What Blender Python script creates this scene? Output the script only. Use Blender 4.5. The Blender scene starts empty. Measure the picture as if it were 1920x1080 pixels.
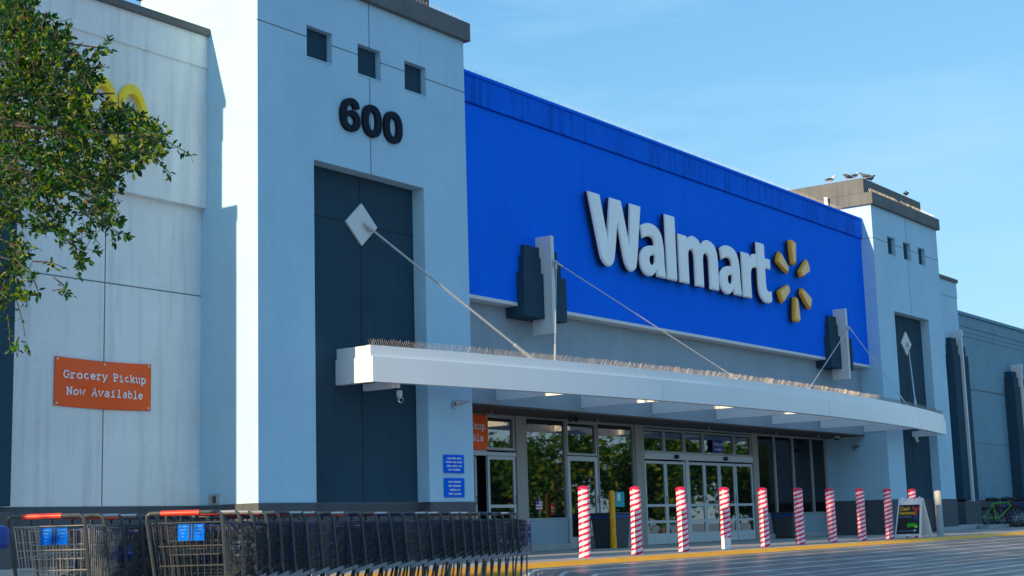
import bpy, bmesh, math, random
from mathutils import Vector, Matrix
random.seed(7)
C = bpy.context.scene.collection
SC = bpy.context.scene
R = math.radians
# ------------------------------------------------------------------ camera
CAM = Vector((-15.4546, -15.7743, 0.9430))
YAW, PITCH, ROLL, FPX = 54.26336756, 9.16352611, -1.69275513, 2780.18
ya, pi_, ro = R(YAW), R(PITCH), R(ROLL)
FW = Vector((math.sin(ya)*math.cos(pi_), math.cos(ya)*math.cos(pi_), math.sin(pi_)))
R0 = Vector((math.cos(ya), -math.sin(ya), 0)); U0 = R0.cross(FW)
RT = R0*math.cos(ro) + U0*math.sin(ro)
UP = -R0*math.sin(ro) + U0*math.cos(ro)
cd = bpy.data.cameras.new('camera'); cam = bpy.data.objects.new('camera', cd); C.objects.link(cam)
cd.sensor_width = 36.0; cd.lens = FPX/1920*36.0; cd.clip_start = 0.1; cd.clip_end = 3000
M = Matrix((RT, UP, -FW)).transposed().to_4x4(); M.translation = CAM
cam.matrix_world = M
SC.camera = cam
def at(u, v, depth):                     # a point seen at photo pixel (u,v) at a given depth
    return CAM + (FW + RT*((u-960)/FPX) - UP*((v-540)/FPX))*depth
def px(P):
    d = Vector(P)-CAM; z = d.dot(FW)
    if z < .05: return (-9999, -9999, z)
    return (960+FPX*d.dot(RT)/z, 540-FPX*d.dot(UP)/z, z)
# ------------------------------------------------------------------ sky, sun, exposure
SUN_DIR = Vector((1, -0.074, -0.258)).normalized()      # the way the light travels
EL = math.asin(-SUN_DIR.z)
w = bpy.data.worlds.new("World"); SC.world = w; w.use_nodes = True
nt = w.node_tree; N = nt.nodes; L = nt.links
bg = N['Background']; bg.inputs['Strength'].default_value = 0.15
sky = N.new('ShaderNodeTexSky'); sky.sky_type = 'NISHITA'; sky.sun_disc = False
sky.sun_elevation = EL; sky.sun_rotation = math.atan2(-SUN_DIR.x, -SUN_DIR.y)
sky.altitude = 0; sky.air_density = 1.0; sky.dust_density = 0.6; sky.ozone_density = 2.0
tc = N.new('ShaderNodeTexCoord'); mp = N.new('ShaderNodeMapping'); mp.inputs['Scale'].default_value = (1.2, 1.2, 7.0)
mp.inputs['Rotation'].default_value = (0.12, 0.1, 0.3)
nz = N.new('ShaderNodeTexNoise'); nz.inputs['Scale'].default_value = 2.2; nz.inputs['Detail'].default_value = 7; nz.inputs['Roughness'].default_value = .55
cr = N.new('ShaderNodeValToRGB'); cr.color_ramp.elements[0].position = .42; cr.color_ramp.elements[1].position = .75
cr.color_ramp.elements[1].color = (.62, .62, .62, 1)
mx = N.new('ShaderNodeMixRGB'); mx.inputs['Color2'].default_value = (4.6, 5.6, 6.6, 1)
L.new(tc.outputs['Generated'], mp.inputs['Vector']); L.new(mp.outputs['Vector'], nz.inputs['Vector'])
L.new(nz.outputs['Fac'], cr.inputs['Fac']); L.new(cr.outputs['Color'], mx.inputs['Fac'])
tint = N.new('ShaderNodeMixRGB'); tint.blend_type = 'MULTIPLY'; tint.inputs['Fac'].default_value = 1; tint.inputs['Color2'].default_value = (.47, .90, 1.60, 1)
L.new(sky.outputs['Color'], mx.inputs['Color1']); L.new(mx.outputs['Color'], tint.inputs['Color1']); 
ad = N.new('ShaderNodeVectorMath'); ad.operation = 'ADD'; ad.inputs[1].default_value = (4, 4, 4)
dv = N.new('ShaderNodeVectorMath'); dv.operation = 'DIVIDE'; sl = N.new('ShaderNodeVectorMath'); sl.operation = 'SCALE'; sl.inputs['Scale'].default_value = 4*1.765
L.new(tint.outputs['Color'], ad.inputs[0]); L.new(tint.outputs['Color'], dv.inputs[0]); L.new(ad.outputs[0], dv.inputs[1]); L.new(dv.outputs[0], sl.inputs[0]); L.new(sl.outputs[0], bg.inputs['Color'])
sd = bpy.data.lights.new('sun', 'SUN'); sd.energy = 4.8; sd.angle = R(0.5); sd.color = (1, .75, .42)
sun = bpy.data.objects.new('sun', sd); C.objects.link(sun)
sun.rotation_euler = (-SUN_DIR).to_track_quat('Z', 'Y').to_euler(); sun.location = (-30, 5, 30)
SC.view_settings.view_transform = 'Standard'; SC.view_settings.look = 'None'
SC.view_settings.gamma = 1; SC.view_settings.exposure = 0.45
SC.cycles.max_bounces = 6

# ------------------------------------------------------------------ materials
def mat(name, col, rough=.7, var=.0, vscale=1.2, bump=0, bscale=60, metal=0, spec=.5, streak=0, stretch=(1, 1, 1), speck=0, trans=0):
    m = bpy.data.materials.new(name); m.use_nodes = True
    n = m.node_tree.nodes; l = m.node_tree.links; b = n['Principled BSDF']
    b.inputs['Roughness'].default_value = rough; b.inputs['Metallic'].default_value = metal
    b.inputs['Specular IOR Level'].default_value = spec
    b.inputs['Base Color'].default_value = (*col, 1)
    tcn = n.new('ShaderNodeTexCoord')
    last = None
    if var:
        mpn = n.new('ShaderNodeMapping'); mpn.inputs['Scale'].default_value = stretch
        l.new(tcn.outputs['Object'], mpn.inputs['Vector'])
        a = n.new('ShaderNodeTexNoise'); a.inputs['Scale'].default_value = vscale; a.inputs['Detail'].default_value = 8; a.inputs['Roughness'].default_value = .65
        l.new(mpn.outputs['Vector'], a.inputs['Vector'])
        mr = n.new('ShaderNodeMapRange'); mr.inputs['From Min'].default_value = .3; mr.inputs['From Max'].default_value = .7
        mr.inputs['To Min'].default_value = 1-var; mr.inputs['To Max'].default_value = 1+var
        l.new(a.outputs['Fac'], mr.inputs['Value'])
        mm = n.new('ShaderNodeMixRGB'); mm.blend_type = 'MULTIPLY'; mm.inputs['Fac'].default_value = 1
        mm.inputs['Color1'].default_value = (*col, 1); l.new(mr.outputs['Result'], mm.inputs['Color2'])
        last = mm.outputs['Color']
        if speck:
            a2 = n.new('ShaderNodeTexNoise'); a2.inputs['Scale'].default_value = 9; a2.inputs['Detail'].default_value = 2
            l.new(tcn.outputs['Object'], a2.inputs['Vector'])
            r2 = n.new('ShaderNodeValToRGB'); r2.color_ramp.elements[0].position = .70; r2.color_ramp.elements[1].position = .76
            r2.color_ramp.elements[0].color = (1, 1, 1, 1); r2.color_ramp.elements[1].color = (1-speck,)*3+(1,)
            l.new(a2.outputs['Fac'], r2.inputs['Fac'])
            m2 = n.new('ShaderNodeMixRGB'); m2.blend_type = 'MULTIPLY'; m2.inputs['Fac'].default_value = 1
            l.new(last, m2.inputs['Color1']); l.new(r2.outputs['Color'], m2.inputs['Color2']); last = m2.outputs['Color']
        if streak:
            ms = n.new('ShaderNodeMapping'); ms.inputs['Scale'].default_value = (3.2, 3.2, .22)
            l.new(tcn.outputs['Object'], ms.inputs['Vector'])
            a3 = n.new('ShaderNodeTexNoise'); a3.inputs['Scale'].default_value = 2.2; a3.inputs['Detail'].default_value = 5
            l.new(ms.outputs['Vector'], a3.inputs['Vector'])
            r3 = n.new('ShaderNodeValToRGB'); r3.color_ramp.elements[0].position = .5; r3.color_ramp.elements[1].position = .72
            r3.color_ramp.elements[0].color = (1, 1, 1, 1); r3.color_ramp.elements[1].color = (1-streak,)*3+(1,)
            l.new(a3.outputs['Fac'], r3.inputs['Fac'])
            m3 = n.new('ShaderNodeMixRGB'); m3.blend_type = 'MULTIPLY'; m3.inputs['Fac'].default_value = 1
            l.new(last, m3.inputs['Color1']); l.new(r3.outputs['Color'], m3.inputs['Color2']); last = m3.outputs['Color']
        l.new(last, b.inputs['Base Color'])
    if bump:
        c = n.new('ShaderNodeTexNoise'); c.inputs['Scale'].default_value = bscale; c.inputs['Detail'].default_value = 4
        l.new(tcn.outputs['Object'], c.inputs['Vector'])
        bp = n.new('ShaderNodeBump'); bp.inputs['Strength'].default_value = bump; bp.inputs['Distance'].default_value = .02
        l.new(c.outputs['Fac'], bp.inputs['Height']); l.new(bp.outputs['Normal'], b.inputs['Normal'])
    if trans:
        t = n.new('ShaderNodeBsdfTranslucent'); t.inputs['Color'].default_value = (col[0]*2.2, col[1]*1.9, col[2]*.8, 1)
        mxs = n.new('ShaderNodeMixShader'); mxs.inputs['Fac'].default_value = trans
        l.new(b.outputs['BSDF'], mxs.inputs[1]); l.new(t.outputs['BSDF'], mxs.inputs[2])
        l.new(mxs.outputs['Shader'], n['Material Output'].inputs['Surface'])
    return m
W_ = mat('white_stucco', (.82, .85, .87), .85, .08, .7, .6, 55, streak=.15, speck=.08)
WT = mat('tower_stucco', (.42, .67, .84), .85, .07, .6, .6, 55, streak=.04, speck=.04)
GREY = mat('grey_stucco', (.31, .40, .47), .85, .09, .8, .5, 70, streak=.1)
LOWG = mat('blue_grey_stucco', (.17, .32, .42), .85, .09, .6, .4, 60, streak=.1)
DARK = mat('charcoal_stucco', (.028, .070, .105), .9, .12, .8, .5, 70, streak=.1, spec=.2)
BASE = mat('base_stucco', (.085, .10, .118), .85, .12, 1.2, .5, 70, streak=.12)
CAPM = mat('cornice_taupe', (.125, .135, .145), .75, .12, .9, .4, 50, streak=.25)
BLUE = mat('blue_paint', (.001, .165, .93), .9, .05, .6, .35, 60, streak=.08, spec=.12)
BLUEB = mat('blue_paint_weathered', (.001, .145, .82), .9, .10, .7, .35, 60, streak=.38, spec=.12)
JOINT = mat('joint_sealant', (.14, .16, .18), .8, .1)
GROOVE = mat('dark_groove', (.012, .02, .028), .9)
SOFF = mat('soffit_brown', (.085, .07, .062), .8, .1, 1, .2)
CANW = mat('white_canopy_panel', (.80, .84, .88), .30, .04, .5, .05, 3)
TRIM = mat('white_trim', (.68, .70, .71), .6, .05)
FRAME = mat('aluminium_frame', (.42, .43, .43), .4, .05, metal=.25)
COLB = mat('beige_column', (.36, .34, .30), .8, .06, 1, .2)
GLASS = mat('tinted_glass', (.006, .007, .009), .02, spec=1.0)
GLASS.node_tree.nodes['Principled BSDF'].inputs['IOR'].default_value = 2.1
GLDK = mat('dark_glass', (.004, .005, .006), .08, spec=.35)
BLACK = mat('black_plastic', (.012, .013, .015), .5)
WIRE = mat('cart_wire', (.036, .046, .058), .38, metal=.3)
WIREL = mat('cart_wire_sunlit', (.46, .44, .40), .35, metal=.5)  # same wire painted lighter to look struck by the sun
WIREM = mat('cart_wire_half_lit', (.14, .14, .14), .38, metal=.4)  # between both: painted sun on the long row's rear cart, random tone elsewhere
CTUBE = mat('cart_tube', (.075, .09, .105), .4, .12, 8, metal=.35)
CHROME = mat('cart_tube_end', (.5, .5, .5), .3, metal=.7)
RED = mat('red_sleeve', (.72, .05, .025), .4, .1, 14)
CBLUE = mat('blue_plastic', (.006, .045, .30), .4, .08, 9)
PLAC = mat('blue_placard', (.002, .15, .80), .9, spec=.08)
TRAY = mat('grey_plastic', (.22, .21, .23), .6, .15, 7)
WHITE = mat('white_paint', (.82, .83, .84), .5, .03)
PALE = mat('pale_lettering', (.88, .90, .95), .6)
ORANGE = mat('orange_vinyl', (1.0, .115, .008), .6, .08, 2)
YEL = mat('yellow_paint', (1.0, .44, .003), .6, .14, 3, .2)
ARCHY = mat('yellow_sign', (.95, .68, .01), .45, .06)
AMBER = mat('amber_sign_face', (1.0, .60, .24), .5, .04)
AMBS = mat('amber_sign_side', (.95, .46, .004), .5)
LETF = mat('letter_face', (.94, .96, .96), .45, .04, 2)
NAVY = mat('black_return', (.006, .008, .014), .6)
NUMB = mat('number_charcoal', (.008, .016, .03), .8, spec=.2)
ROD = mat('galvanised_rod', (.55, .57, .58), .45, .1, 9, metal=.3)
STEEL = mat('spike_steel', (.5, .46, .42), .4, metal=.6)
CONC = mat('pale_concrete', (.38, .40, .41), .85, .12, 1.6, .4, 40)
WALK = mat('sidewalk_concrete', (.42, .39, .35), .85, .16, .9, .3, 50)
GREYP = mat('grey_post_paint', (.38, .40, .42), .6, .1, 4)
TRASH = mat('trash_grey', (.05, .06, .07), .5, .1, 5)
BARK = mat('bark', (.10, .085, .07), .9, .3, 6, .8, 40)
LEAF = [mat('leaf_dark', (.007, .046, .010), .42, trans=.22, spec=.35), mat('leaf_mid', (.026, .120, .010), .40, trans=.34, spec=.35),
        mat('leaf_light', (.19, .26, .006), .42, trans=.5, spec=.35), mat('leaf_old', (.22, .10, .015), .6, trans=.3)]  # leaf_light mixes leaf variety with sunlight painted into the foliage
LIME = mat('lime_frame', (.06, .50, .012), .4); TYRE = mat('rubber', (.012, .012, .013), .8)
BLUF = mat('blue_frame', (.02, .05, .3), .4); SILV = mat('silver_metal', (.45, .46, .48), .3, metal=.7)
TEAL = mat('teal_paper', (.02, .42, .50), .6)

def candy():
    m = bpy.data.materials.new('candy_stripe_wrap'); m.use_nodes = True
    n = m.node_tree.nodes; l = m.node_tree.links; b = n['Principled BSDF']; b.inputs['Roughness'].default_value = .38
    t = n.new('ShaderNodeTexCoord'); s = n.new('ShaderNodeSeparateXYZ'); l.new(t.outputs['Object'], s.inputs['Vector'])
    at2 = n.new('ShaderNodeMath'); at2.operation = 'ARCTAN2'; l.new(s.outputs['Y'], at2.inputs[0]); l.new(s.outputs['X'], at2.inputs[1])
    d = n.new('ShaderNodeMath'); d.operation = 'MULTIPLY'; d.inputs[1].default_value = -2/(2*math.pi); l.new(at2.outputs[0], d.inputs[0])
    nz = n.new('ShaderNodeTexNoise'); nz.inputs['Scale'].default_value = 5; l.new(t.outputs['Object'], nz.inputs['Vector'])
    k = n.new('ShaderNodeMath'); k.operation = 'MULTIPLY'; k.inputs[1].default_value = 11.5; l.new(s.outputs['Z'], k.inputs[0])
    a = n.new('ShaderNodeMath'); a.operation = 'ADD'; l.new(k.outputs[0], a.inputs[0]); l.new(d.outputs[0], a.inputs[1])
    a2 = n.new('ShaderNodeMath'); a2.operation = 'MULTIPLY_ADD'; a2.inputs[1].default_value = .35; l.new(nz.outputs['Fac'], a2.inputs[0]); l.new(a.outputs[0], a2.inputs[2])
    f = n.new('ShaderNodeMath'); f.operation = 'FRACT'; l.new(a2.outputs[0], f.inputs[0])
    r = n.new('ShaderNodeValToRGB'); r.color_ramp.interpolation = 'LINEAR'
    e = r.color_ramp.elements; e[0].position = .40; e[0].color = (.74, .006, .06, 1); e[1].position = .44; e[1].color = (.90, .66, .78, 1)
    e2 = e.new(.96); e2.color = (.90, .66, .78, 1); e3 = e.new(1.0); e3.color = (.74, .006, .06, 1)
    l.new(f.outputs[0], r.inputs['Fac']); l.new(r.outputs['Color'], b.inputs['Base Color'])
    bn = n.new('ShaderNodeTexNoise'); bn.inputs['Scale'].default_value = 14; l.new(t.outputs['Object'], bn.inputs['Vector'])
    bp = n.new('ShaderNodeBump'); bp.inputs['Strength'].default_value = .5; bp.inputs['Distance'].default_value = .02
    l.new(bn.outputs['Fac'], bp.inputs['Height']); l.new(bp.outputs['Normal'], b.inputs['Normal'])
    return m
CANDY = candy(); CANDYR = mat('candy_red', (.74, .006, .06), .38)

def road_mat():
    m = bpy.data.materials.new('stamped_road'); m.use_nodes = True
    n = m.node_tree.nodes; l = m.node_tree.links; b = n['Principled BSDF']
    t = n.new('ShaderNodeTexCoord'); s = n.new('ShaderNodeSeparateXYZ')
    wob = n.new('ShaderNodeTexNoise'); wob.inputs['Scale'].default_value = .5; l.new(t.outputs['Object'], wob.inputs['Vector'])
    wv = n.new('ShaderNodeVectorMath'); wv.operation = 'MULTIPLY_ADD'; wv.inputs[1].default_value = (.12, .12, 0)
    l.new(wob.outputs['Color'], wv.inputs[0]); l.new(t.outputs['Object'], wv.inputs[2]); l.new(wv.outputs[0], s.inputs[0])
    def line(out, period, w):
        k = n.new('ShaderNodeMath'); k.operation = 'DIVIDE'; k.inputs[1].default_value = period; l.new(out, k.inputs[0])
        f = n.new('ShaderNodeMath'); f.operation = 'PINGPONG'; f.inputs[1].default_value = .5; l.new(k.outputs[0], f.inputs[0])
        r = n.new('ShaderNodeMapRange'); r.inputs['From Min'].default_value = w; r.inputs['From Max'].default_value = w*.35; l.new(f.outputs[0], r.inputs['Value']); return r.outputs['Result']
    lx = line(s.outputs['Y'], .47, .11); ly = line(s.outputs['X'], 3.8, .008)
    mxn = n.new('ShaderNodeMath'); mxn.operation = 'MAXIMUM'; l.new(lx, mxn.inputs[0]); l.new(ly, mxn.inputs[1])
    nz = n.new('ShaderNodeTexNoise'); nz.inputs['Scale'].default_value = 1.3; nz.inputs['Detail'].default_value = 9; l.new(t.outputs['Object'], nz.inputs['Vector'])
    c = n.new('ShaderNodeMixRGB'); c.inputs['Color1'].default_value = (.23, .215, .20, 1); c.inputs['Color2'].default_value = (.76, .72, .67, 1)
    sc = n.new('ShaderNodeMath'); sc.operation = 'MULTIPLY'; sc.inputs[1].default_value = .75; l.new(mxn.outputs[0], sc.inputs[0])
    l.new(sc.outputs[0], c.inputs['Fac'])
    mr = n.new('ShaderNodeMapRange'); mr.inputs['From Min'].default_value = .3; mr.inputs['From Max'].default_value = .7; mr.inputs['To Min'].default_value = .7; mr.inputs['To Max'].default_value = 1.25
    l.new(nz.outputs['Fac'], mr.inputs['Value'])
    mm = n.new('ShaderNodeMixRGB'); mm.blend_type = 'MULTIPLY'; mm.inputs['Fac'].default_value = 1; l.new(c.outputs['Color'], mm.inputs['Color1']); l.new(mr.outputs['Result'], mm.inputs['Color2'])
    l.new(mm.outputs['Color'], b.inputs['Base Color'])
    rr = n.new('ShaderNodeMapRange'); rr.inputs['To Min'].default_value = .26; rr.inputs['To Max'].default_value = .46; b.inputs['Specular IOR Level'].default_value = .05; l.new(nz.outputs['Fac'], rr.inputs['Value']); l.new(rr.outputs['Result'], b.inputs['Roughness'])
    bn = n.new('ShaderNodeTexNoise'); bn.inputs['Scale'].default_value = 45; l.new(t.outputs['Object'], bn.inputs['Vector'])
    bp = n.new('ShaderNodeBump'); bp.inputs['Strength'].default_value = .12; bp.inputs['Distance'].default_value = .01
    l.new(bn.outputs['Fac'], bp.inputs['Height']); l.new(bp.outputs['Normal'], b.inputs['Normal'])
    return m
ROAD = road_mat()

# ------------------------------------------------------------------ mesh builder
class MB:
    def __init__(s): s.v = []; s.f = []; s.m = []
    def add(s, vs, fs, mi=0):
        o = len(s.v); s.v += [tuple(p) for p in vs]; s.f += [tuple(i+o for i in f) for f in fs]; s.m += [mi]*len(fs); return s
    def quad(s, a, b, c, d, mi=0): return s.add([a, b, c, d], [(0, 1, 2, 3)], mi)
    def box(s, x0, x1, y0, y1, z0, z1, mi=0):
        vs = [(x, y, z) for z in (z0, z1) for y in (y0, y1) for x in (x0, x1)]
        return s.add(vs, [(0, 2, 3, 1), (4, 5, 7, 6), (0, 1, 5, 4), (2, 6, 7, 3), (0, 4, 6, 2), (1, 3, 7, 5)], mi)
    def prism(s, poly, a0, a1, ax='y', mi=0):          # poly in the other two axes, extruded along ax
        n = len(poly)
        def P(p, a): return {'y': (p[0], a, p[1]), 'x': (a, p[0], p[1]), 'z': (p[0], p[1], a)}[ax]
        vs = [P(p, a0) for p in poly]+[P(p, a1) for p in poly]
        fs = [tuple(range(n)), tuple(range(2*n-1, n-1, -1))]+[(i, i+n, (i+1) % n+n, (i+1) % n) for i in range(n)]
        return s.add(vs, fs, mi)
    def tube(s, pts, rad, n=6, mi=0, closed=False, cap=True):
        pts = [Vector(p) for p in pts]; k = len(pts)
        rs = rad if isinstance(rad, (list, tuple)) else [rad]*k
        vs = []; ref = None
        for i, p in enumerate(pts):
            if closed: d = pts[(i+1) % k]-pts[i-1]
            else: d = pts[min(i+1, k-1)]-pts[max(i-1, 0)]
            d.normalize()
            if ref is None:
                ref = Vector((0, 0, 1)) if abs(d.z) < .9 else Vector((1, 0, 0))
            a = ref-d*ref.dot(d)
            if a.length < 1e-4: a = d.orthogonal()
            a.normalize(); ref = a; b = d.cross(a)
            vs += [p+(a*math.cos(2*math.pi*j/n)+b*math.sin(2*math.pi*j/n))*rs[i] for j in range(n)]
        fs = []
        for i in range(k if closed else k-1):
            o = i*n; q = ((i+1) % k)*n
            fs += [(o+j, o+(j+1) % n, q+(j+1) % n, q+j) for j in range(n)]
        if cap and not closed: fs += [tuple(range(n-1, -1, -1)), tuple((k-1)*n+j for j in range(n))]
        return s.add(vs, fs, mi)
    def lathe(s, prof, c=(0, 0, 0), n=20, mi=0):       # prof: (r,z) bottom to top
        vs = []; k = len(prof)
        for r, z in prof: vs += [(c[0]+r*math.cos(2*math.pi*j/n), c[1]+r*math.sin(2*math.pi*j/n), c[2]+z) for j in range(n)]
        fs = [(i*n+j, i*n+(j+1) % n, (i+1)*n+(j+1) % n, (i+1)*n+j) for i in range(k-1) for j in range(n)]
        fs += [tuple(range(n-1, -1, -1)), tuple((k-1)*n+j for j in range(n))]
        return s.add(vs, fs, mi)
    def ball(s, c, r, n=10, mi=0, sz=1):
        return s.lathe([(max(r*math.sin(math.pi*i/n), .0005), -r*sz*math.cos(math.pi*i/n)) for i in range(n+1)], c, n*2, mi)
    def wall(s, x0, x1, z0, z1, y, holes=(), depth=.1, mi=0, mr=None, mb=None, back=True):
        """front face (towards -Y) with rectangular holes, their reveals and their backs"""
        xs = sorted({x0, x1, *[h[0] for h in holes], *[h[1] for h in holes]}); zs = sorted({z0, z1, *[h[2] for h in holes], *[h[3] for h in holes]})
        for i in range(len(xs)-1):
            for j in range(len(zs)-1):
                cx, cz = (xs[i]+xs[i+1])/2, (zs[j]+zs[j+1])/2
                if any(h[0] < cx < h[1] and h[2] < cz < h[3] for h in holes): continue
                s.quad((xs[i], y, zs[j]), (xs[i+1], y, zs[j]), (xs[i+1], y, zs[j+1]), (xs[i], y, zs[j+1]), mi)
        for a, b, c, d in [h[:4] for h in holes]:
            Y = y+depth; m_ = mi if mr is None else mr
            s.quad((a, y, c), (a, y, d), (a, Y, d), (a, Y, c), m_); s.quad((b, y, d), (b, y, c), (b, Y, c), (b, Y, d), m_)
            s.quad((a, y, d), (b, y, d), (b, Y, d), (a, Y, d), m_); s.quad((b, y, c), (a, y, c), (a, Y, c), (b, Y, c), m_)
            if back: s.quad((a, Y, c), (b, Y, c), (b, Y, d), (a, Y, d), mi if mb is None else mb)
        return s
    def xform(s, M, k=0):
        for i in range(k, len(s.v)): s.v[i] = tuple(M @ Vector(s.v[i]))
        return s
ROOT = {}
def tag(o, label=None, cat=None, group=None, kind=None):
    if label: o['label'] = label
    if cat: o['category'] = cat
    if group: o['group'] = group
    if kind: o['kind'] = kind
    return o
def thing(name, label, cat, loc=(0, 0, 0), rz=0, group=None):
    o = bpy.data.objects.new(name, None); C.objects.link(o); o.location = loc; o.rotation_euler = (0, 0, rz)
    o.empty_display_size = .2
    return tag(o, label, cat, group)
def build(name, mb, mats, parent=None, smooth=False, bevel=0, local=False, loc=None, label=None):
    """ONE mesh object; vertices are given in world space unless local"""
    me = bpy.data.meshes.new(name)
    vs = mb.v
    root = parent
    while root is not None and root.parent is not None: root = root.parent
    if not local:
        off = Vector(root.location) if root is not None else Vector(loc or (0, 0, 0))
        vs = [tuple(Vector(p)-off) for p in vs]
    me.from_pydata(vs, [], mb.f)
    mats = mats if isinstance(mats, (list, tuple)) else [mats]
    for m in mats: me.materials.append(m)
    if len(mats) > 1: me.polygons.foreach_set('material_index', mb.m)
    if smooth:
        me.polygons.foreach_set('use_smooth', [True]*len(me.polygons))
    me.update()
    o = bpy.data.objects.new(name, me); C.objects.link(o)
    if parent is not None: o.parent = parent
    elif loc: o.location = loc
    if smooth:
        try: me.set_sharp_from_angle(angle=R(40))
        except Exception: pass
    if bevel:
        b = o.modifiers.new('bevel', 'BEVEL'); b.width = bevel; b.segments = 2; b.limit_method = 'ANGLE'; b.angle_limit = R(50)
    if label: o['label'] = label
    return o
def copy_tree(o, parent=None):
    c = o.copy(); C.objects.link(c)
    if parent is not None: c.parent = parent
    for ch in o.children: copy_tree(ch, c)
    return c
def curve_mesh(cu):
    o = bpy.data.objects.new('tmp', cu); C.objects.link(o)
    dg = bpy.context.evaluated_depsgraph_get(); me = bpy.data.meshes.new_from_object(o.evaluated_get(dg))
    v = [tuple(p.co) for p in me.vertices]; f = [tuple(p.vertices) for p in me.polygons]
    bpy.data.objects.remove(o); bpy.data.curves.remove(cu); bpy.data.meshes.remove(me)
    return v, f
def text(mb, body, x, z, y, size, depth=.01, bold=0, mi=0, align='CENTER', sx=1, frame=None):
    cu = bpy.data.curves.new('t', 'FONT'); cu.body = body; cu.size = size; cu.extrude = depth/2; cu.offset = bold; cu.align_x = align
    v, f = curve_mesh(cu)
    if frame is None: vs = [(x+p[0]*sx, y-depth/2-p[2], z+p[1]) for p in v]
    else:
        o, ex, ez, en = frame; vs = [o+ex*(x+p[0]*sx)+ez*(z+p[1])+en*(y+depth/2+p[2]) for p in v]
    return mb.add(vs, f, mi)
def outline(mb, loops, y0, y1, bevel=0, mi=0):
    """closed 2-D loops (x,z), the first the outer one and the rest holes, extruded from y0 (back) to y1 (front), front edge bevelled"""
    cl = []
    for lp in loops:
        q = []
        for p in lp:
            if not q or math.hypot(p[0]-q[-1][0], p[1]-q[-1][1]) > .004: q.append(tuple(p[:2]))
        if math.hypot(q[0][0]-q[-1][0], q[0][1]-q[-1][1]) < .004: q.pop()
        cl.append(q)
    inner = []
    for k, lp in enumerate(cl):
        n = len(lp); ip = inset(lp, bevel if k == 0 else -bevel) if bevel else lp; inner.append(ip)
        A = sum(lp[i-1][0]*lp[i][1]-lp[i][0]*lp[i-1][1] for i in range(n)); flip = (A > 0) == (k > 0)
        rings = [[(x, y0, z) for x, z in lp], [(x, y1+bevel, z) for x, z in lp]]
        if bevel: rings.append([(x, y1, z) for x, z in ip])
        vs = [p for r_ in rings for p in r_]; fs = []
        for r_ in range(len(rings)-1):
            for i in range(n):
                f = (r_*n+i, r_*n+(i+1) % n, (r_+1)*n+(i+1) % n, (r_+1)*n+i); fs.append(f[::-1] if flip else f)
        mb.add(vs, fs, mi)
    cu = bpy.data.curves.new('o', 'CURVE'); cu.dimensions = '2D'; cu.fill_mode = 'FRONT'
    for lp in inner:
        s = cu.splines.new('POLY'); s.points.add(len(lp)-1); s.use_cyclic_u = True
        for p, q in zip(s.points, lp): p.co = (q[0], q[1], 0, 1)
    v, f = curve_mesh(cu)
    return mb.add([(p[0], y1, p[1]) for p in v], f, mi)
def inset(lp, b):
    n = len(lp); A = sum(lp[i-1][0]*lp[i][1]-lp[i][0]*lp[i-1][1] for i in range(n)); sg = 1 if A > 0 else -1; out = []
    for i in range(n):
        p0, p1, p2 = lp[i-1], lp[i], lp[(i+1) % n]
        def nn(a, c):
            dx, dz = c[0]-a[0], c[1]-a[1]; l_ = math.hypot(dx, dz) or 1; return (-dz/l_*sg, dx/l_*sg)
        n1, n2 = nn(p0, p1), nn(p1, p2); mx_, mz_ = n1[0]+n2[0], n1[1]+n2[1]; m2 = mx_*mx_+mz_*mz_
        k = min(2/m2, 1.1) if m2 > .3 else .9
        out.append((p1[0]+mx_*k*b, p1[1]+mz_*k*b))
    return out
def smooth_loop(pts, n=6):
    """pts: (x,z[,1]) - 1 marks a corner; Catmull-Rom between corners"""
    k = len(pts); out = []
    for i in range(k):
        p1 = pts[i]; p2 = pts[(i+1) % k]
        p0 = pts[i-1] if len(p1) < 3 else p1; p3 = pts[(i+2) % k] if len(p2) < 3 else p2
        if len(p1) > 2 and len(p2) > 2: out.append(p1[:2]); continue
        for j in range(n):
            t = j/n
            out.append(tuple(.5*((2*p1[a])+(-p0[a]+p2[a])*t+(2*p0[a]-5*p1[a]+4*p2[a]-p3[a])*t*t+(-p0[a]+3*p1[a]-3*p2[a]+p3[a])*t**3) for a in (0, 1)))
    return out
def ribbon(mb, pts, w, y, mi=0, M=None):
    """flat stroke in the x-z plane facing -Y"""
    n = len(pts); vs = []
    for i, p in enumerate(pts):
        a = pts[max(i-1, 0)]; b = pts[min(i+1, n-1)]
        dx, dz = b[0]-a[0], b[1]-a[1]; l_ = math.hypot(dx, dz) or 1
        nx, nz_ = -dz/l_*w/2, dx/l_*w/2
        vs += [(p[0]+nx, y, p[1]+nz_), (p[0]-nx, y, p[1]-nz_)]
    return mb.add(vs, [(2*i+1, 2*i+3, 2*i+2, 2*i) for i in range(n-1)], mi)

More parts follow.
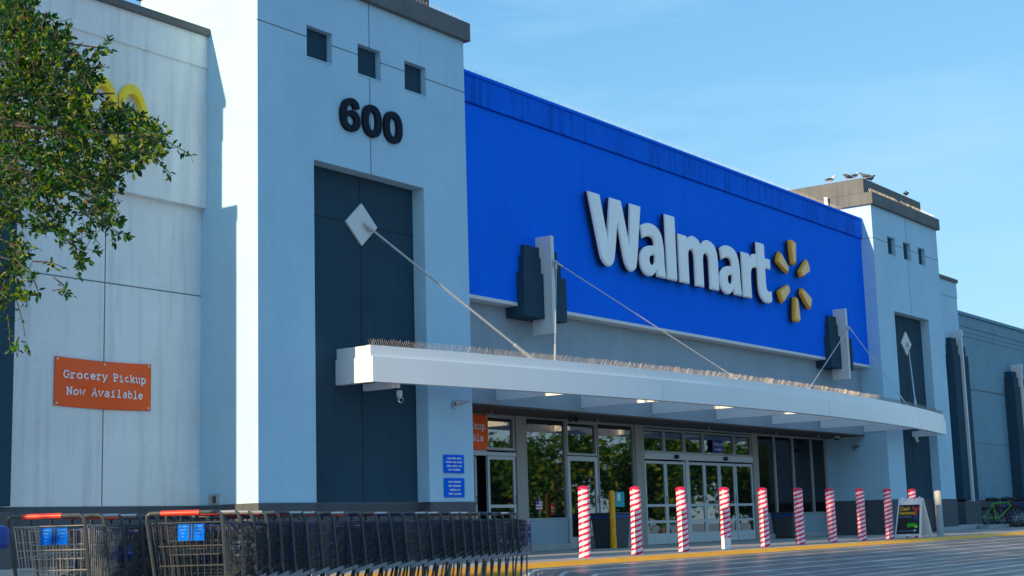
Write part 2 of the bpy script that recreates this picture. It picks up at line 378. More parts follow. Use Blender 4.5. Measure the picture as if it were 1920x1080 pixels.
# ================================================================== SETTING
ZS = .45                                    # sidewalk level
TW, S, ZC, ZJ, ZB = 5.17, 24.02, 9.70, 8.74, 1.40
XR = S
g = MB()
def sstep(t_): t_ = min(max(t_, 0), 1); return t_*t_*(3-2*t_)
def interp(y, P):
    for (y0, z0), (y1, z1) in zip(P, P[1:]):
        if y0 <= y <= y1: return z0+(z1-z0)*(y-y0)/(y1-y0)
    return P[0][1] if y < P[0][0] else P[-1][1]
LOWP = [(-40, .10), (-14, .105), (-6.6, .115), (-4.62, .12), (-4.2, .26), (-4.16, .26), (20, .26), (600, .05)]
HIGHP = [(-40, .10), (-14, .105), (-9.5, .12), (-6.6, .20), (-5.3, .31), (-4.16, .392), (20, .392), (600, .05)]
def gz(x, y):
    k = sstep((x-.4)/.5); return interp(y, LOWP)*(1-k)+interp(y, HIGHP)*k
ys = [-600, -40, -20, -14, -11, -9.5, -8, -7.2, -6.6, -6, -5.3, -4.9, -4.62, -4.4, -4.2, -4.16, 20, 600]
xs = [-600, -60, -20, -10, 0, .4, .5, .6, .7, .8, .9, 6, 12, 20, 35, 60, 120, 600]
gv = [(x, y, gz(x, y)) for y in ys for x in xs]; nxg = len(xs)
g.add(gv, [(j*nxg+i, j*nxg+i+1, (j+1)*nxg+i+1, (j+1)*nxg+i) for j in range(len(ys)-1) for i in range(nxg-1)])
tag(build('ground', g, ROAD), kind='structure')
g = MB().box(-40, 140, -3.86, 8, .2, ZS)
for k in range(60): g.box(-39.9+k*3, -39.88+k*3, -3.855, 0, ZS-.01, ZS+.002, 1)
g.box(-40, 140, -2.42, -2.40, ZS-.01, ZS+.003, 1)
tag(build('sidewalk', g, [WALK, JOINT]), kind='structure')
tag(build('kerb', MB().prism([(-4.17, .15), (-3.86, .15), (-3.86, ZS+.004), (-3.94, ZS+.004), (-4.15, .385), (-4.17, .36)], -40, 140, 'x'), YEL), kind='structure')

# ================================================================== TOWERS
def tower(x0, label, number=None, mirror=False):
    t = thing('entrance_tower', label, 'tower', (x0, 0, ZS))
    X = lambda v: x0+v
    rec = (X(1.22), X(3.95), ZS, 6.76)
    win = [(X(a), X(b), 8.40, 8.94) for a, b in ((1.08, 1.67), (2.29, 2.87), (3.49, 4.07))]
    D = 2.7
    m = MB().wall(X(0), X(TW), ZB, ZC, 0, [(rec[0], rec[1], ZB, rec[3])], .26, back=False)
    # windows are cut in the same face: rebuild with all holes
    m = MB().wall(X(0), X(TW), ZB, ZC, 0, [(rec[0], rec[1], ZB, rec[3])]+win, .12, back=False)
    for a, b, c, d in [rec]:
        m.quad((a, .12, ZB), (a, .12, d), (a, .26, d), (a, .26, ZB)); m.quad((b, .12, d), (b, .12, ZB), (b, .26, ZB), (b, .26, d)); m.quad((a, .12, d), (b, .12, d), (b, .26, d), (a, .26, d))
    m.quad((X(0), D, ZB), (X(0), 0, ZB), (X(0), 0, ZC), (X(0), D, ZC)); m.quad((X(TW), 0, ZB), (X(TW), D, ZB), (X(TW), D, ZC), (X(TW), 0, ZC))
    m.quad((X(TW), D, ZB), (X(0), D, ZB), (X(0), D, ZC), (X(TW), D, ZC)); m.quad((X(0), 0, ZC), (X(TW), 0, ZC), (X(TW), D, ZC), (X(0), D, ZC))
    j = .008
    for a, b in ((0, 1.08), (1.67, 2.29), (2.87, 3.49), (4.07, TW)): m.box(X(a), X(b), -.003, .02, ZJ-j, ZJ+j, 1)
    if x0 > 5: m.box(X(-.003), X(.02), .02, D-.5, ZJ-j, ZJ+j, 1)
    m.box(X(2.58)-j, X(2.58)+j, -.003, .02, 8.94, ZC, 1); m.box(X(2.58)-j, X(2.58)+j, -.003, .02, 6.76, 8.40, 1)
    build('wall', m, [WT, JOINT], t)
    b = MB()
    for a, c in ((-.02, 1.22), (3.95, TW+.02)): b.box(X(a), X(c), -.02, .30, ZS, ZB)
    b.box(X(-.02), X(TW+.02), .302, D, ZS, ZB); b.box(X(1.22), X(3.95), .24, .301, ZS, ZB)
    build('base_band', b, BASE, t, bevel=.012)
    build('plinth', MB().box(X(3.3), X(TW+.06), -.10, -.022, ZS, ZS+.13), CONC, t, bevel=.01)
    r = MB().quad((rec[0], .26, ZB), (rec[1], .26, ZB), (rec[1], .26, rec[3]), (rec[0], .26, rec[3]))
    r.box(X(2.58)-.009, X(2.58)+.009, .257, .27, ZB, 5.62, 1); r.box(X(2.58)-.009, X(2.58)+.009, .257, .27, 6.30, rec[3], 1)
    r.box(rec[0], X(2.20), .257, .27, 5.94, 5.958, 1); r.box(X(2.98), rec[1], .257, .27, 5.94, 5.958, 1)
    rp = build('recess_panel', r, [DARK, GROOVE], t)
    q = MB().prism([(X(2.20), 5.95), (X(2.59), 5.59), (X(2.98), 5.95), (X(2.59), 6.31)], .22, .262, 'y')
    build('diamond_plaque', q, TRIM, rp, bevel=.008)
    for a, bb, c, d in win:
        wq = MB().quad((a, .12, c), (bb, .12, c), (bb, .12, d), (a, .12, d)); wq.box(a, bb, -.012, .118, c-.001, c+.02, 1)
        build('window', wq, [DARK, TRIM if False else WT], t)
    c = MB().box(X(-.10), X(TW+.10), -.10, D+.1, ZC, 10.05)
    cp = build('cornice', c, CAPM, t, bevel=.015)
    build('parapet_block', MB().box(X(-.07), X(4.40), .15, D+.05, 10.052, 10.49), CAPM, t, bevel=.015)
    sp = MB()
    for k in range(60):
        x = X(-.05+k*.086)
        for dy in (-.03, .03): sp.tube([(x, -.02, 10.05), (x+random.uniform(-.01, .01), -.02+dy, 10.15)], .003, 3)
    tag(build('bird_spikes', sp, STEEL, t), kind='stuff')
    if number:
        for k, ch in enumerate(number):
            cx, cz = X(2.05)+k*.535, 7.66; nb = MB()
            def el(rx, rz, ox=0, oz=0, a0=0, a1=360, n=28, e=.85): return [(cx+ox+rx*math.copysign(abs(math.cos(R(a)))**e, math.cos(R(a))), cz+oz+rz*math.copysign(abs(math.sin(R(a)))**e, math.sin(R(a)))) for a in [a0+(a1-a0)*i/n for i in range(n+(a1-a0 != 360))]]
            if ch == '0': outline(nb, [el(.235, .275), el(.095, .165)], .0, -.055, 0, 0)
            else:
                o_ = smooth_loop([(.215, .13, 1), (.19, .22), (.10, .275), (-.02, .275), (-.15, .21), (-.225, .07), (-.235, -.06), (-.20, -.19), (-.11, -.265), (.01, -.28), (.14, -.25), (.225, -.15), (.23, -.04), (.17, .05), (.06, .085), (-.04, .06), (-.09, .02, 1), (-.08, .10), (-.04, .16), (.02, .175), (.07, .15), (.085, .11, 1)])
                i_ = [(.005+.095*math.cos(2*math.pi*j_/16), -.095+.085*math.sin(2*math.pi*j_/16)) for j_ in range(16)]
                outline(nb, [[(cx+p_[0], cz+p_[1]) for p_ in q_] for q_ in (o_, i_)], .0, -.055, 0, 0)
            build('house_number', nb, NUMB, t)
    return t
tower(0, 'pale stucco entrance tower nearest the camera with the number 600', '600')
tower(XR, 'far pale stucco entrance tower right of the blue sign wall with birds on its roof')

# ================================================================== SIDE WALLS
def side_wall(x0, x1, label, paint):
    t = thing('facade_wall', label, 'wall', ((x0+x1)/2, 1.2, ZS))
    up = MB().box(x0, x1, 1.12, 12, 5.95, 8.70)
    up.box(x0, x1, 1.10, 1.119, 8.19, 8.70); up.box(x0-.002, x1+.002, 1.095, 1.2, 8.18, 8.20, 0)
    build('upper_wall', up, [paint, JOINT], t)
    lo = MB().box(x0, x1, 1.24, 12, ZB, 5.949)
    j = .008; xm = x1-1.82 if x1 < 10 else x0+1.82
    lo.box(xm-j, xm+j, 1.237, 1.25, ZB, 5.949, 1); lo.box(x0, x1, 1.236, 1.25, 4.585-j, 4.585+j, 1)
    build('lower_wall', lo, [paint, JOINT], t)
    build('coping', MB().box(x0-.03, x1+.03 if x1 > 10 else x1, 1.04, 12, 8.701, 8.82), CAPM, t, bevel=.01)
    build('base_band', MB().box(x0, x1, 1.22, 12, ZS, ZB-.002), BASE, t, bevel=.008)
    build('kerb_step', MB().box(x0-.5, x1, .82, 1.218, ZS, ZS+.15), CONC, t, bevel=.015)
    return t
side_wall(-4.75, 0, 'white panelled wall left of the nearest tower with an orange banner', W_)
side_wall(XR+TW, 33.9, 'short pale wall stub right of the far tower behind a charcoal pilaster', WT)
t = thing('facade_wall', 'long low blue-grey wall with stepped cornice at far right', 'wall', (55, 1.3, ZS))
m = MB().box(33.9, 110, 1.27, 12, ZB, 7.30); j = .012
m.box(33.9, 110, 1.26, 1.28, 5.15, 5.19, 1); m.box(33.9, 110, 1.265, 1.28, 3.33-j, 3.33+j, 1)
build('wall', m, [LOWG, JOINT], t)
c = MB().box(33.9, 110, 1.21, 12, 7.301, 7.69); c.box(33.9, 110, 1.235, 1.9, 7.13, 7.299); c.box(33.9, 110, 1.25, 1.9, 6.98, 7.129)
build('cornice', c, LOWG, t, bevel=.008)
build('coping', MB().box(33.9, 110, 1.15, 12, 7.691, 7.80), mat('blue_coping', (.03, .20, .34), .5, .08), t, bevel=.01)
build('base_band', MB().box(33.9, 110, 1.25, 12, ZS, ZB-.002), BASE, t)
build('plinth', MB().box(33.2, 35.3, .40, .74, ZS, ZS+.12), CONC, t, bevel=.015)

def tall_pilaster(xc, label, ybase, ztop, hw=.72):
    """stepped charcoal pilaster with a pale fin down its middle"""
    t = thing('wall_pilaster', label, 'pilaster', (xc, ybase, ZS), group='charcoal pilasters with pale fins along the wall')
    yf = ybase-.38
    for sx in (-1, 1):
        m = MB()
        for z0, z1, dy, o in ((ZB, ztop-.55, 0, 0), (ztop-.55, ztop-.22, .05, .07), (ztop-.22, ztop, .10, .14)):
            a, b = sorted((xc+sx*.062, xc+sx*(hw-o)))
            m.box(a, b, yf+dy, ybase, z0+.001, z1)
        build('flank', m, DARK, t, bevel=.008)
    fn = MB(); zt = ztop+.28
    fn.prism([(yf-.085, ZB-.06), (yf+.2, ZB-.06), (yf+.3, zt), (yf-.105, zt), (yf-.105, zt-.22), (yf-.085, zt-.23)], xc-.05, xc+.05, 'x')
    build('fin', fn, TRIM, t, bevel=.008)
    build('base', MB().box(xc-hw-.03, xc+hw+.03, yf-.03, ybase, ZS, ZB-.07), BASE, t, bevel=.01)
    return t
tall_pilaster(-4.30, 'charcoal pilaster at the left end of the white wall by the tree', 1.24, 6.72)
tall_pilaster(33.1, 'charcoal pilaster with pale fin just right of the far tower', 1.24, 6.72)
tall_pilaster(39.4, 'last charcoal pilaster on the low wall above the bicycles', 1.27, 6.02)

# ================================================================== SIGN WALL
t = thing('sign_wall', 'big blue stucco wall between the two towers carrying the store name', 'wall', (14.6, .36, 5.1))
p = MB().box(TW+.001, XR-.001, .36, 1.6, 5.14, 8.735)
build('panel', p, BLUE, t)
build('parapet_band', MB().box(TW+.001, XR-.001, .31, 1.6, 8.75, 9.27), BLUEB, t, bevel=.01)
build('reveal', MB().box(TW+.001, XR-.001, .385, 1.55, 8.7355, 8.7495), NAVY, t)
build('coping', MB().box(TW+.001, XR-.001, .28, 1.65, 9.271, 9.34), BLUE, t, bevel=.012)
build('trim_strip', MB().box(TW+.001, XR-.001, .35, .8, 5.07, 5.139), TRIM, t, bevel=.006)
sp = MB()
for k in range(110):
    x = 5.3+k*.168
    for dy in (-.04, .04): sp.tube([(x, .33, 9.34), (x+random.uniform(-.015, .015), .33+dy, 9.44)], .002, 3)
tag(build('bird_spikes', sp, STEEL, t), kind='stuff')

def short_pilaster(xc, label):
    t = thing('sign_pilaster', label, 'pilaster', (xc, .63, 4.6), group='short charcoal pilasters on the blue sign wall')
    yf = .19
    for sx in (-1, 1):
        m = MB()
        for z0, z1, dy, o in ((4.87, 5.74, 0, 0), (5.74, 6.06, .05, .09), (6.06, 6.27, .085, .16)):
            a, b = sorted((xc+sx*.055, xc+sx*(.72-o)))
            m.box(a, b, yf+dy, .629 if z0 < 5 else .37, z0+.0008, z1)
        build('flank', m, DARK, t, bevel=.006)
    build('fin', MB().box(xc-.053, xc+.053, .0, .48, 4.58, 6.48), TRIM, t, bevel=.006)
    rg = MB().tube([(xc+.02, -.05+.035*math.cos(a*math.pi/5), 5.95+.035*math.sin(a*math.pi/5)) for a in range(10)], .008, 5, closed=True)
    rg.box(xc-.03, xc+.03, -.02, -.0005, 5.88, 6.02)
    build('eye_bracket', rg, ROD, t)
    return t
P1, P2 = 7.84, 21.78
short_pilaster(P1, 'stepped charcoal pilaster with white fin left of the store name')
short_pilaster(P2, 'stepped charcoal pilaster with white fin right of the yellow spark')

# store name and spark
t = thing('store_name_sign', 'large raised white letters spelling the store name on the blue wall', 'sign', (13.6, .36, 6.2))
c1 = 1
LET = {
 'W': [[(9.46, 7.67, c1), (9.89, 7.67, c1), (10.13, 6.72, c1), (10.30, 7.67, c1), (10.72, 7.67, c1), (10.99, 6.70, c1), (11.10, 7.67, c1), (11.52, 7.67, c1), (11.29, 6.45), (11.17, 6.235), (10.99, 6.19), (10.84, 6.30), (10.74, 6.52), (10.56, 7.22, c1), (10.40, 6.44), (10.28, 6.235), (10.10, 6.19), (9.93, 6.28), (9.82, 6.50)]],
 'l': [[(12.57, 7.67, c1), (12.98, 7.67, c1), (12.98, 6.21, c1), (12.57, 6.21, c1)]],
 'm': [[(13.12, 7.31, c1), (13.49, 7.31, c1), (13.51, 7.19, c1), (13.62, 7.30), (13.80, 7.35), (14.02, 7.30), (14.15, 7.17, c1), (14.28, 7.29), (14.50, 7.35), (14.76, 7.29), (14.90, 7.10), (14.93, 6.85), (14.93, 6.21, c1), (14.52, 6.21, c1), (14.52, 6.82), (14.48, 6.97), (14.37, 7.02), (14.25, 6.96), (14.21, 6.82), (14.21, 6.21, c1), (13.83, 6.21, c1), (13.83, 6.82), (13.79, 6.97), (13.68, 7.02), (13.57, 6.96), (13.53, 6.82), (13.53, 6.21, c1), (13.12, 6.21, c1)]],
 'r': [[(16.17, 7.31, c1), (16.55, 7.31, c1), (16.57, 7.14, c1), (16.68, 7.28), (16.82, 7.34), (16.96, 7.34, c1), (16.94, 7.00, c1), (16.80, 7.00), (16.66, 6.93), (16.59, 6.76), (16.59, 6.21, c1), (16.17, 6.21, c1)]],
 't': [[(16.99, 7.66, c1), (17.39, 7.66, c1), (17.39, 7.31, c1), (17.68, 7.31, c1), (17.68, 7.05, c1), (17.39, 7.05, c1), (17.39, 6.66), (17.43, 6.53), (17.55, 6.49), (17.68, 6.51, c1), (17.68, 6.24, c1), (17.52, 6.19), (17.28, 6.20), (17.08, 6.32), (17.0, 6.52), (16.99, 6.80), (16.99, 7.05, c1)]],
}
aa = [[(12.50, 6.21, c1), (12.45, 6.48), (12.44, 6.85), (12.37, 7.14), (12.20, 7.31), (11.95, 7.36), (11.70, 7.33), (11.50, 7.25, c1), (11.56, 6.98, c1), (11.72, 7.04), (11.90, 7.06), (12.02, 7.01), (12.06, 6.88, c1), (11.84, 6.86), (11.62, 6.79), (11.46, 6.65), (11.42, 6.48), (11.47, 6.32), (11.60, 6.21), (11.78, 6.18), (11.96, 6.23), (12.09, 6.34, c1), (12.13, 6.21, c1)],
      [(12.06, 6.66, c1), (11.93, 6.66), (11.83, 6.60), (11.81, 6.52), (11.86, 6.45), (11.96, 6.45), (12.04, 6.52)]]
def letter(loops, dx=0):
    lp = [smooth_loop([(p[0]+dx, *p[1:]) for p in q]) for q in loops]
    mb = MB(); outline(mb, lp, .285, .215, 0, 1); outline(mb, lp, .214, .155, .03, 0)
    for z in (6.4, 7.2):
        x = lp[0][0][0]; 
    return build('letter', mb, [LETF, NAVY], t)
letter(LET['W']); letter(aa); letter(LET['l']); letter(LET['m']); letter(aa, 3.58); letter(LET['r']); letter(LET['t'])
t = thing('spark_emblem', 'yellow six-ray spark emblem after the store name', 'sign', (19.05, .36, 6.9))
for k in range(6):
    a = R(90+60*k); cx, cz = 19.04, 6.93
    def loc(r_, s_): return (cx+r_*math.cos(a)*.98-s_*math.sin(a)*.98, cz+r_*math.sin(a)+s_*math.cos(a))
    lp = smooth_loop([loc(.43, -.05), loc(.47, -.095), loc(.98, -.165), loc(1.04, -.12), loc(1.06, 0), loc(1.04, .12), loc(.98, .165), loc(.47, .095), loc(.43, .05), loc(.42, 0)], 4)
    mb = MB(); outline(mb, [lp], .285, .235, 0, 2); outline(mb, [lp], .234, .14, .035, 1)
    inner = [((x-cx)*.99+cx, (z-cz)*.99+cz) for x, z in lp]
    ic = loc(.73, 0); face = [((x-ic[0])*.84+ic[0], (z-ic[1])*.84+ic[1]) for x, z in lp]
    outline(mb, [face], .141, .134, 0, 0)
    build('ray', mb, [AMBER, AMBS, NAVY], t)

# ================================================================== ENTRANCE WALL + SOFFIT
t = thing('entrance_wall', 'plain grey wall under the blue sign wall with brown soffit below', 'wall', (14.6, .63, 3.2))
build('wall', MB().box(TW+.001, XR-.001, .63, 1.9, 3.205, 5.069), GREY, t)
build('soffit', MB().box(TW+.001, XR-.001, .632, 1.95, 3.17, 3.204), SOFF, t)
# ================================================================== CANOPY
XL, XE = 1.95, 27.29; XM = 14.62
def yc(x): return -1.73+1.20*((x-XM)/(XM-XL))**2
t = thing('entrance_canopy', 'long white bowed canopy over the entrance hung from thin rods', 'canopy', (XM, 0, 3.25))
nx = 48; xs = [XL+(XE-XL)*i/nx for i in range(nx+1)]
def strip(z0, z1, off, th):
    m = MB()
    for i in range(nx):
        a, b = xs[i], xs[i+1]; ya_, yb_ = yc(a)+off, yc(b)+off
        m.quad((a, ya_, z0), (b, yb_, z0), (b, yb_, z1), (a, ya_, z1)); m.quad((b, yb_+th, z0), (a, ya_+th, z0), (a, ya_+th, z1), (b, yb_+th, z1))
        m.quad((a, ya_, z1), (b, yb_, z1), (b, yb_+th, z1), (a, ya_+th, z1)); m.quad((a, ya_+th, z0), (b, yb_+th, z0), (b, yb_, z0), (a, ya_, z0))
    for x in (XL, XE): m.quad((x, yc(x)+off, z0), (x, yc(x)+off+th, z0), (x, yc(x)+off+th, z1), (x, yc(x)+off, z1))
    return m
fa = strip(3.25, 3.65, 0, .14)
for k in (2, 4, 6):
    x = XL+k*(XE-XL)/7; fa.box(x-.0025, x+.0025, yc(x)-.001, yc(x)+.02, 3.255, 3.645, 1)
build('fascia', fa, [CANW, JOINT], t, smooth=True)
build('top_band', strip(3.652, 3.83, .045, .09), CANW, t, smooth=True)
for x in (XL, XE):
    s_ = 1 if x < 10 else -1
    e = MB().box(min(x, x+s_*.12), max(x, x+s_*.12), yc(x)+.142, .258, 3.25, 3.65); e.box(min(x+s_*.03, x+s_*.12), max(x+s_*.03, x+s_*.12), yc(x)+.142, .258, 3.652, 3.83)
    build('end_panel', e, CANW, t, bevel=.006)
for k in range(9):
    x = [3.95+.02, 6.73, 9.60, 12.42, 15.33, 18.21, 21.09, 23.97][k] if k < 8 else None
    if x is None or not (5 < x < 24): continue
    build('beam', MB().box(x, x+.09, yc(x)+.15, .628, 3.28, 3.62), CANW, t, bevel=.005)
build('beam', MB().box(2.55, 2.64, yc(2.6)+.15, .218, 3.19, 3.30), CANW, t, bevel=.005)
build('beam', MB().box(26.5, 26.59, yc(26.5)+.15, .218, 3.20, 3.36), CANW, t, bevel=.005)
sp = MB(); x = XL+.05
while x < XE-.05:
    y = yc(x)+.09
    for dy, dx in ((-.05, .012), (.04, -.012)):
        sp.tube([(x+random.uniform(-.01, .01), y, 3.83), (x+dx+random.uniform(-.012, .012), y+dy, 3.83+random.uniform(.09, .115))], .0026, 3)
    x += .045
tag(build('bird_spikes', sp, STEEL, t), kind='stuff')
# tie rods
def rod(label, a, b, r=.016):
    t = thing('tie_rod', label, 'tie rod', a, group='thin rods that hold up the canopy')
    a, b = Vector(a), Vector(b)
    build('rod', MB().tube([a, b], r, 8), ROD, t, smooth=True)
    d = (b-a).normalized()
    e = MB().tube([a-d*.04, a+d*.16], r*1.9, 8); build('turnbuckle', e, ROD, t, smooth=True)
    e = MB().tube([b-d*.45, b-d*.02], r*1.7, 8); e.box(b.x-.04, b.x+.04, b.y-.03, b.y+.03, 3.80, 3.86); build('clevis', e, ROD, t)
rod('rod from the near tower diamond plaque down to the canopy', (2.66, .20, 5.95), (5.75, -.92, 3.84), .02)
rod('near vertical rod from the left white fin down to the canopy', (P1+.02, -.06, 5.92), (6.35, -.98, 3.84), .011)
rod('long slanting rod from the left white fin to the middle of the canopy', (P1+.03, -.06, 5.95), (12.15, -1.60, 3.84), .011)
rod('slanting rod from the right white fin leftward to the canopy', (P2-.02, -.06, 5.95), (15.6, -1.62, 3.84), .011)
rod('slanting rod from the right white fin rightward to the canopy', (P2+.03, -.06, 5.95), (22.7, -1.16, 3.84), .011)
rod('rod from the far tower diamond plaque down to the canopy', (26.65, .20, 5.95), (23.8, -.98, 3.84), .018)

# ================================================================== STOREFRONT
YF = 1.8
t = thing('storefront', 'glazed storefront with white-framed sliding doors under the canopy', 'storefront', (14.6, YF, ZS))
ZT = 3.169
for a, b in ((9.25, 10.70), (12.0, 13.5), (19.6, XR-.001)):
    build('knee_wall', MB().box(a, b, YF-.02, YF+.2, ZS, 1.08), GREY, t, bevel=.006)
    build('plinth', MB().box(a, b, YF-.10, YF-.021, ZS, ZS+.13), CONC, t, bevel=.01)
build('end_wall', MB().box(23.87, XR-.001, YF-.02, YF+.2, 1.081, ZT), GREY, t, bevel=.006)
for a, b in ((8.88, 9.25), (13.5, 13.87), (19.29, 19.60)):
    build('column', MB().box(a, b, YF-.06, YF+.2, ZS, ZT), COLB, t, bevel=.008)
def bar(m, a, b, c, d, y=YF-.03, th=.09): m.box(a, b, y, y+th, c, d)
def window(x0, x1, z0, z1, fw=.05, glass=GLASS, cols=1):
    m = MB()
    bar(m, x0, x1, z0, z0+fw); bar(m, x0, x1, z1-fw, z1); bar(m, x0, x0+fw, z0+fw, z1-fw); bar(m, x1-fw, x1, z0+fw, z1-fw)
    w = build('window', m, FRAME, t)
    build('pane', MB().box(x0+fw, x1-fw, YF+.012, YF+.03, z0+fw, z1-fw), glass, w)
    return w
def door(x0, x1, z0, z1, rails=(), fw=.07, y=YF-.03, glass=GLASS, kick=.24):
    m = MB()
    bar(m, x0, x1, z0, z0+kick, y, .05); bar(m, x0, x1, z1-fw, z1, y, .05); bar(m, x0, x0+fw, z0+kick, z1-fw, y, .05); bar(m, x1-fw, x1, z0+kick, z1-fw, y, .05)
    for r_ in rails: bar(m, x0+fw, x1-fw, r_-.03, r_+.03, y, .05)
    d = build('door', m, mat('door_white', (.55, .57, .58), .4, .04) if False else DOORW, t)
    build('pane', MB().box(x0+fw, x1-fw, y+.02, y+.035, z0+kick, z1-fw), glass, d)
    h = MB().tube([(x1-fw/2, y-.004, z0+.95), (x1-fw/2, y-.03, z0+.98), (x1-fw/2, y-.03, z0+1.08), (x1-fw/2, y-.004, z0+1.10)], .008, 6)
    build('handle', h, BLACK, d)
    return d
DOORW = mat('white_door_frame', (.56, .58, .59), .4, .04)
Z0 = ZS+.012
window(TW+.02, 7.93, 2.42, 3.15, .05, GLDK)
window(7.93, 8.87, 2.46, 3.15)
build('door_header', MB().box(TW+.02, 8.87, YF-.05, YF+.06, 2.345, 2.419), DOORW, t)
door(7.94, 8.86, Z0, 2.34, (1.36,), .065)
door(6.95, 7.80, Z0, 2.34, (1.36,), .065, YF+.14, GLDK)
door(5.9, 6.9, Z0, 2.34, (1.36,), .065, YF-.03, GLDK)
window(9.25, 10.72, 1.081, 3.16, .03)
window(10.75, 11.92, 2.42, 3.14, .045)
door(10.75, 11.92, Z0, 2.40, (), .10)
window(11.96, 13.49, 1.081, 3.15, .03)
for a, b in ((13.88, 14.83), (14.84, 15.78), (15.80, 16.72), (16.74, 18.34), (18.36, 19.28)): window(a, b, 2.555, 3.10, .04)
hd = MB().box(13.88, 19.28, YF-.06, YF+.06, 2.40, 2.55); build('door_header', hd, DOORW, t, bevel=.006)
for x in (15.3, 17.75):
    s_ = MB().lathe([(.001, 0), (.09, .01), (.09, .05), (.05, .075), (.001, .08)], (0, 0, 0), 12)
    s_.xform(Matrix.Translation((x, YF-.061, 2.47)) @ Matrix.Diagonal((1, 1, .55, 1)) @ Matrix.Rotation(R(90), 4, 'X')); build('door_sensor', s_, BLACK, t)
for a, b in ((13.90, 14.84), (14.85, 15.76), (15.92, 16.71), (16.72, 17.47), (17.49, 18.30), (18.34, 19.27)):
    door(a, b, Z0, 2.395 if False else 2.36, (1.34, .97), .06)
build('door_post', MB().box(15.77, 15.91, YF-.055, YF+.06, Z0, 2.399), DOORW, t)
for a, b in ((19.62, 20.62), (20.64, 21.74), (21.76, 22.92), (22.94, 23.86)): window(a, b, 1.085, 3.15, .035, GLDK)
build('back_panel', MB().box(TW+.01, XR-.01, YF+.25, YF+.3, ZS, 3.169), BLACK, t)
build('head_panel', MB().box(TW+.01, XR-.01, YF-.02, YF+.1, 3.13, 3.168), GREY, t)

# things fixed to the front
def banner(x0, x1, z0, z1, y, name, label, lines, ts):
    t = thing(name, label, 'banner', ((x0+x1)/2, y, z0))
    nx_, nz_ = 72, 30; m = MB()
    def Y(u, v):
        e = math.sin(math.pi*u)*math.sin(math.pi*v)
        return y-.012-.03*e+.010*math.sin(5.2*u+4*v)*e*2-.012*math.exp(-((u-v*.55)/.10)**2)*e*2-.010*math.exp(-(((1-u)-(1-v)*.5)/.08)**2)*e*2
    vs = []
    for j in range(nz_+1):
        for i in range(nx_+1):
            u, v = i/nx_, j/nz_; sag = .018*math.sin(math.pi*u)
            vs.append((x0+(x1-x0)*u, Y(u, v), z0+(z1-z0)*v-sag))
    m.add(vs, [(j*(nx_+1)+i, j*(nx_+1)+i+1, (j+1)*(nx_+1)+i+1, (j+1)*(nx_+1)+i) for j in range(nz_) for i in range(nx_)])
    cl = build('cloth', m, ORANGE, t, smooth=True)
    so = cl.modifiers.new('thick', 'SOLIDIFY'); so.thickness = .004; so.offset = 1
    for u, v in ((.025, .05), (.025, .95), (.975, .05), (.975, .95), (.5, .94)):
        build('grommet', MB().ball((x0+(x1-x0)*u, Y(u, v)-.004, z0+(z1-z0)*v-.018*math.sin(math.pi*u)), .016, 5), WHITE, t)
    for body, cz, h in lines:
      wx = (x0+x1)/2+ts-h*1.02*len(body)/2
      for wd in body.split(' '):
        tx = MB(); wl_ = h*1.02*len(wd); slab(tx, wd, wx+wl_/2, cz, h, lambda x, z: Y((x-x0)/(x1-x0), (z-z0+.018)/(z1-z0))-.011)
        build('lettering', tx, PALE, t); wx += wl_+h*1.02
    return t
def arc(cx, cz, rx, rz, a0, a1, n=9): return [(cx+rx*math.cos(R(a0+(a1-a0)*i/n)), cz+rz*math.sin(R(a0+(a1-a0)*i/n))) for i in range(n+1)]
def sr(x, z, w=.22): return [(x-w/2, z), (x+w/2, z)]          # a serif
X_ = .68                                                        # x-height
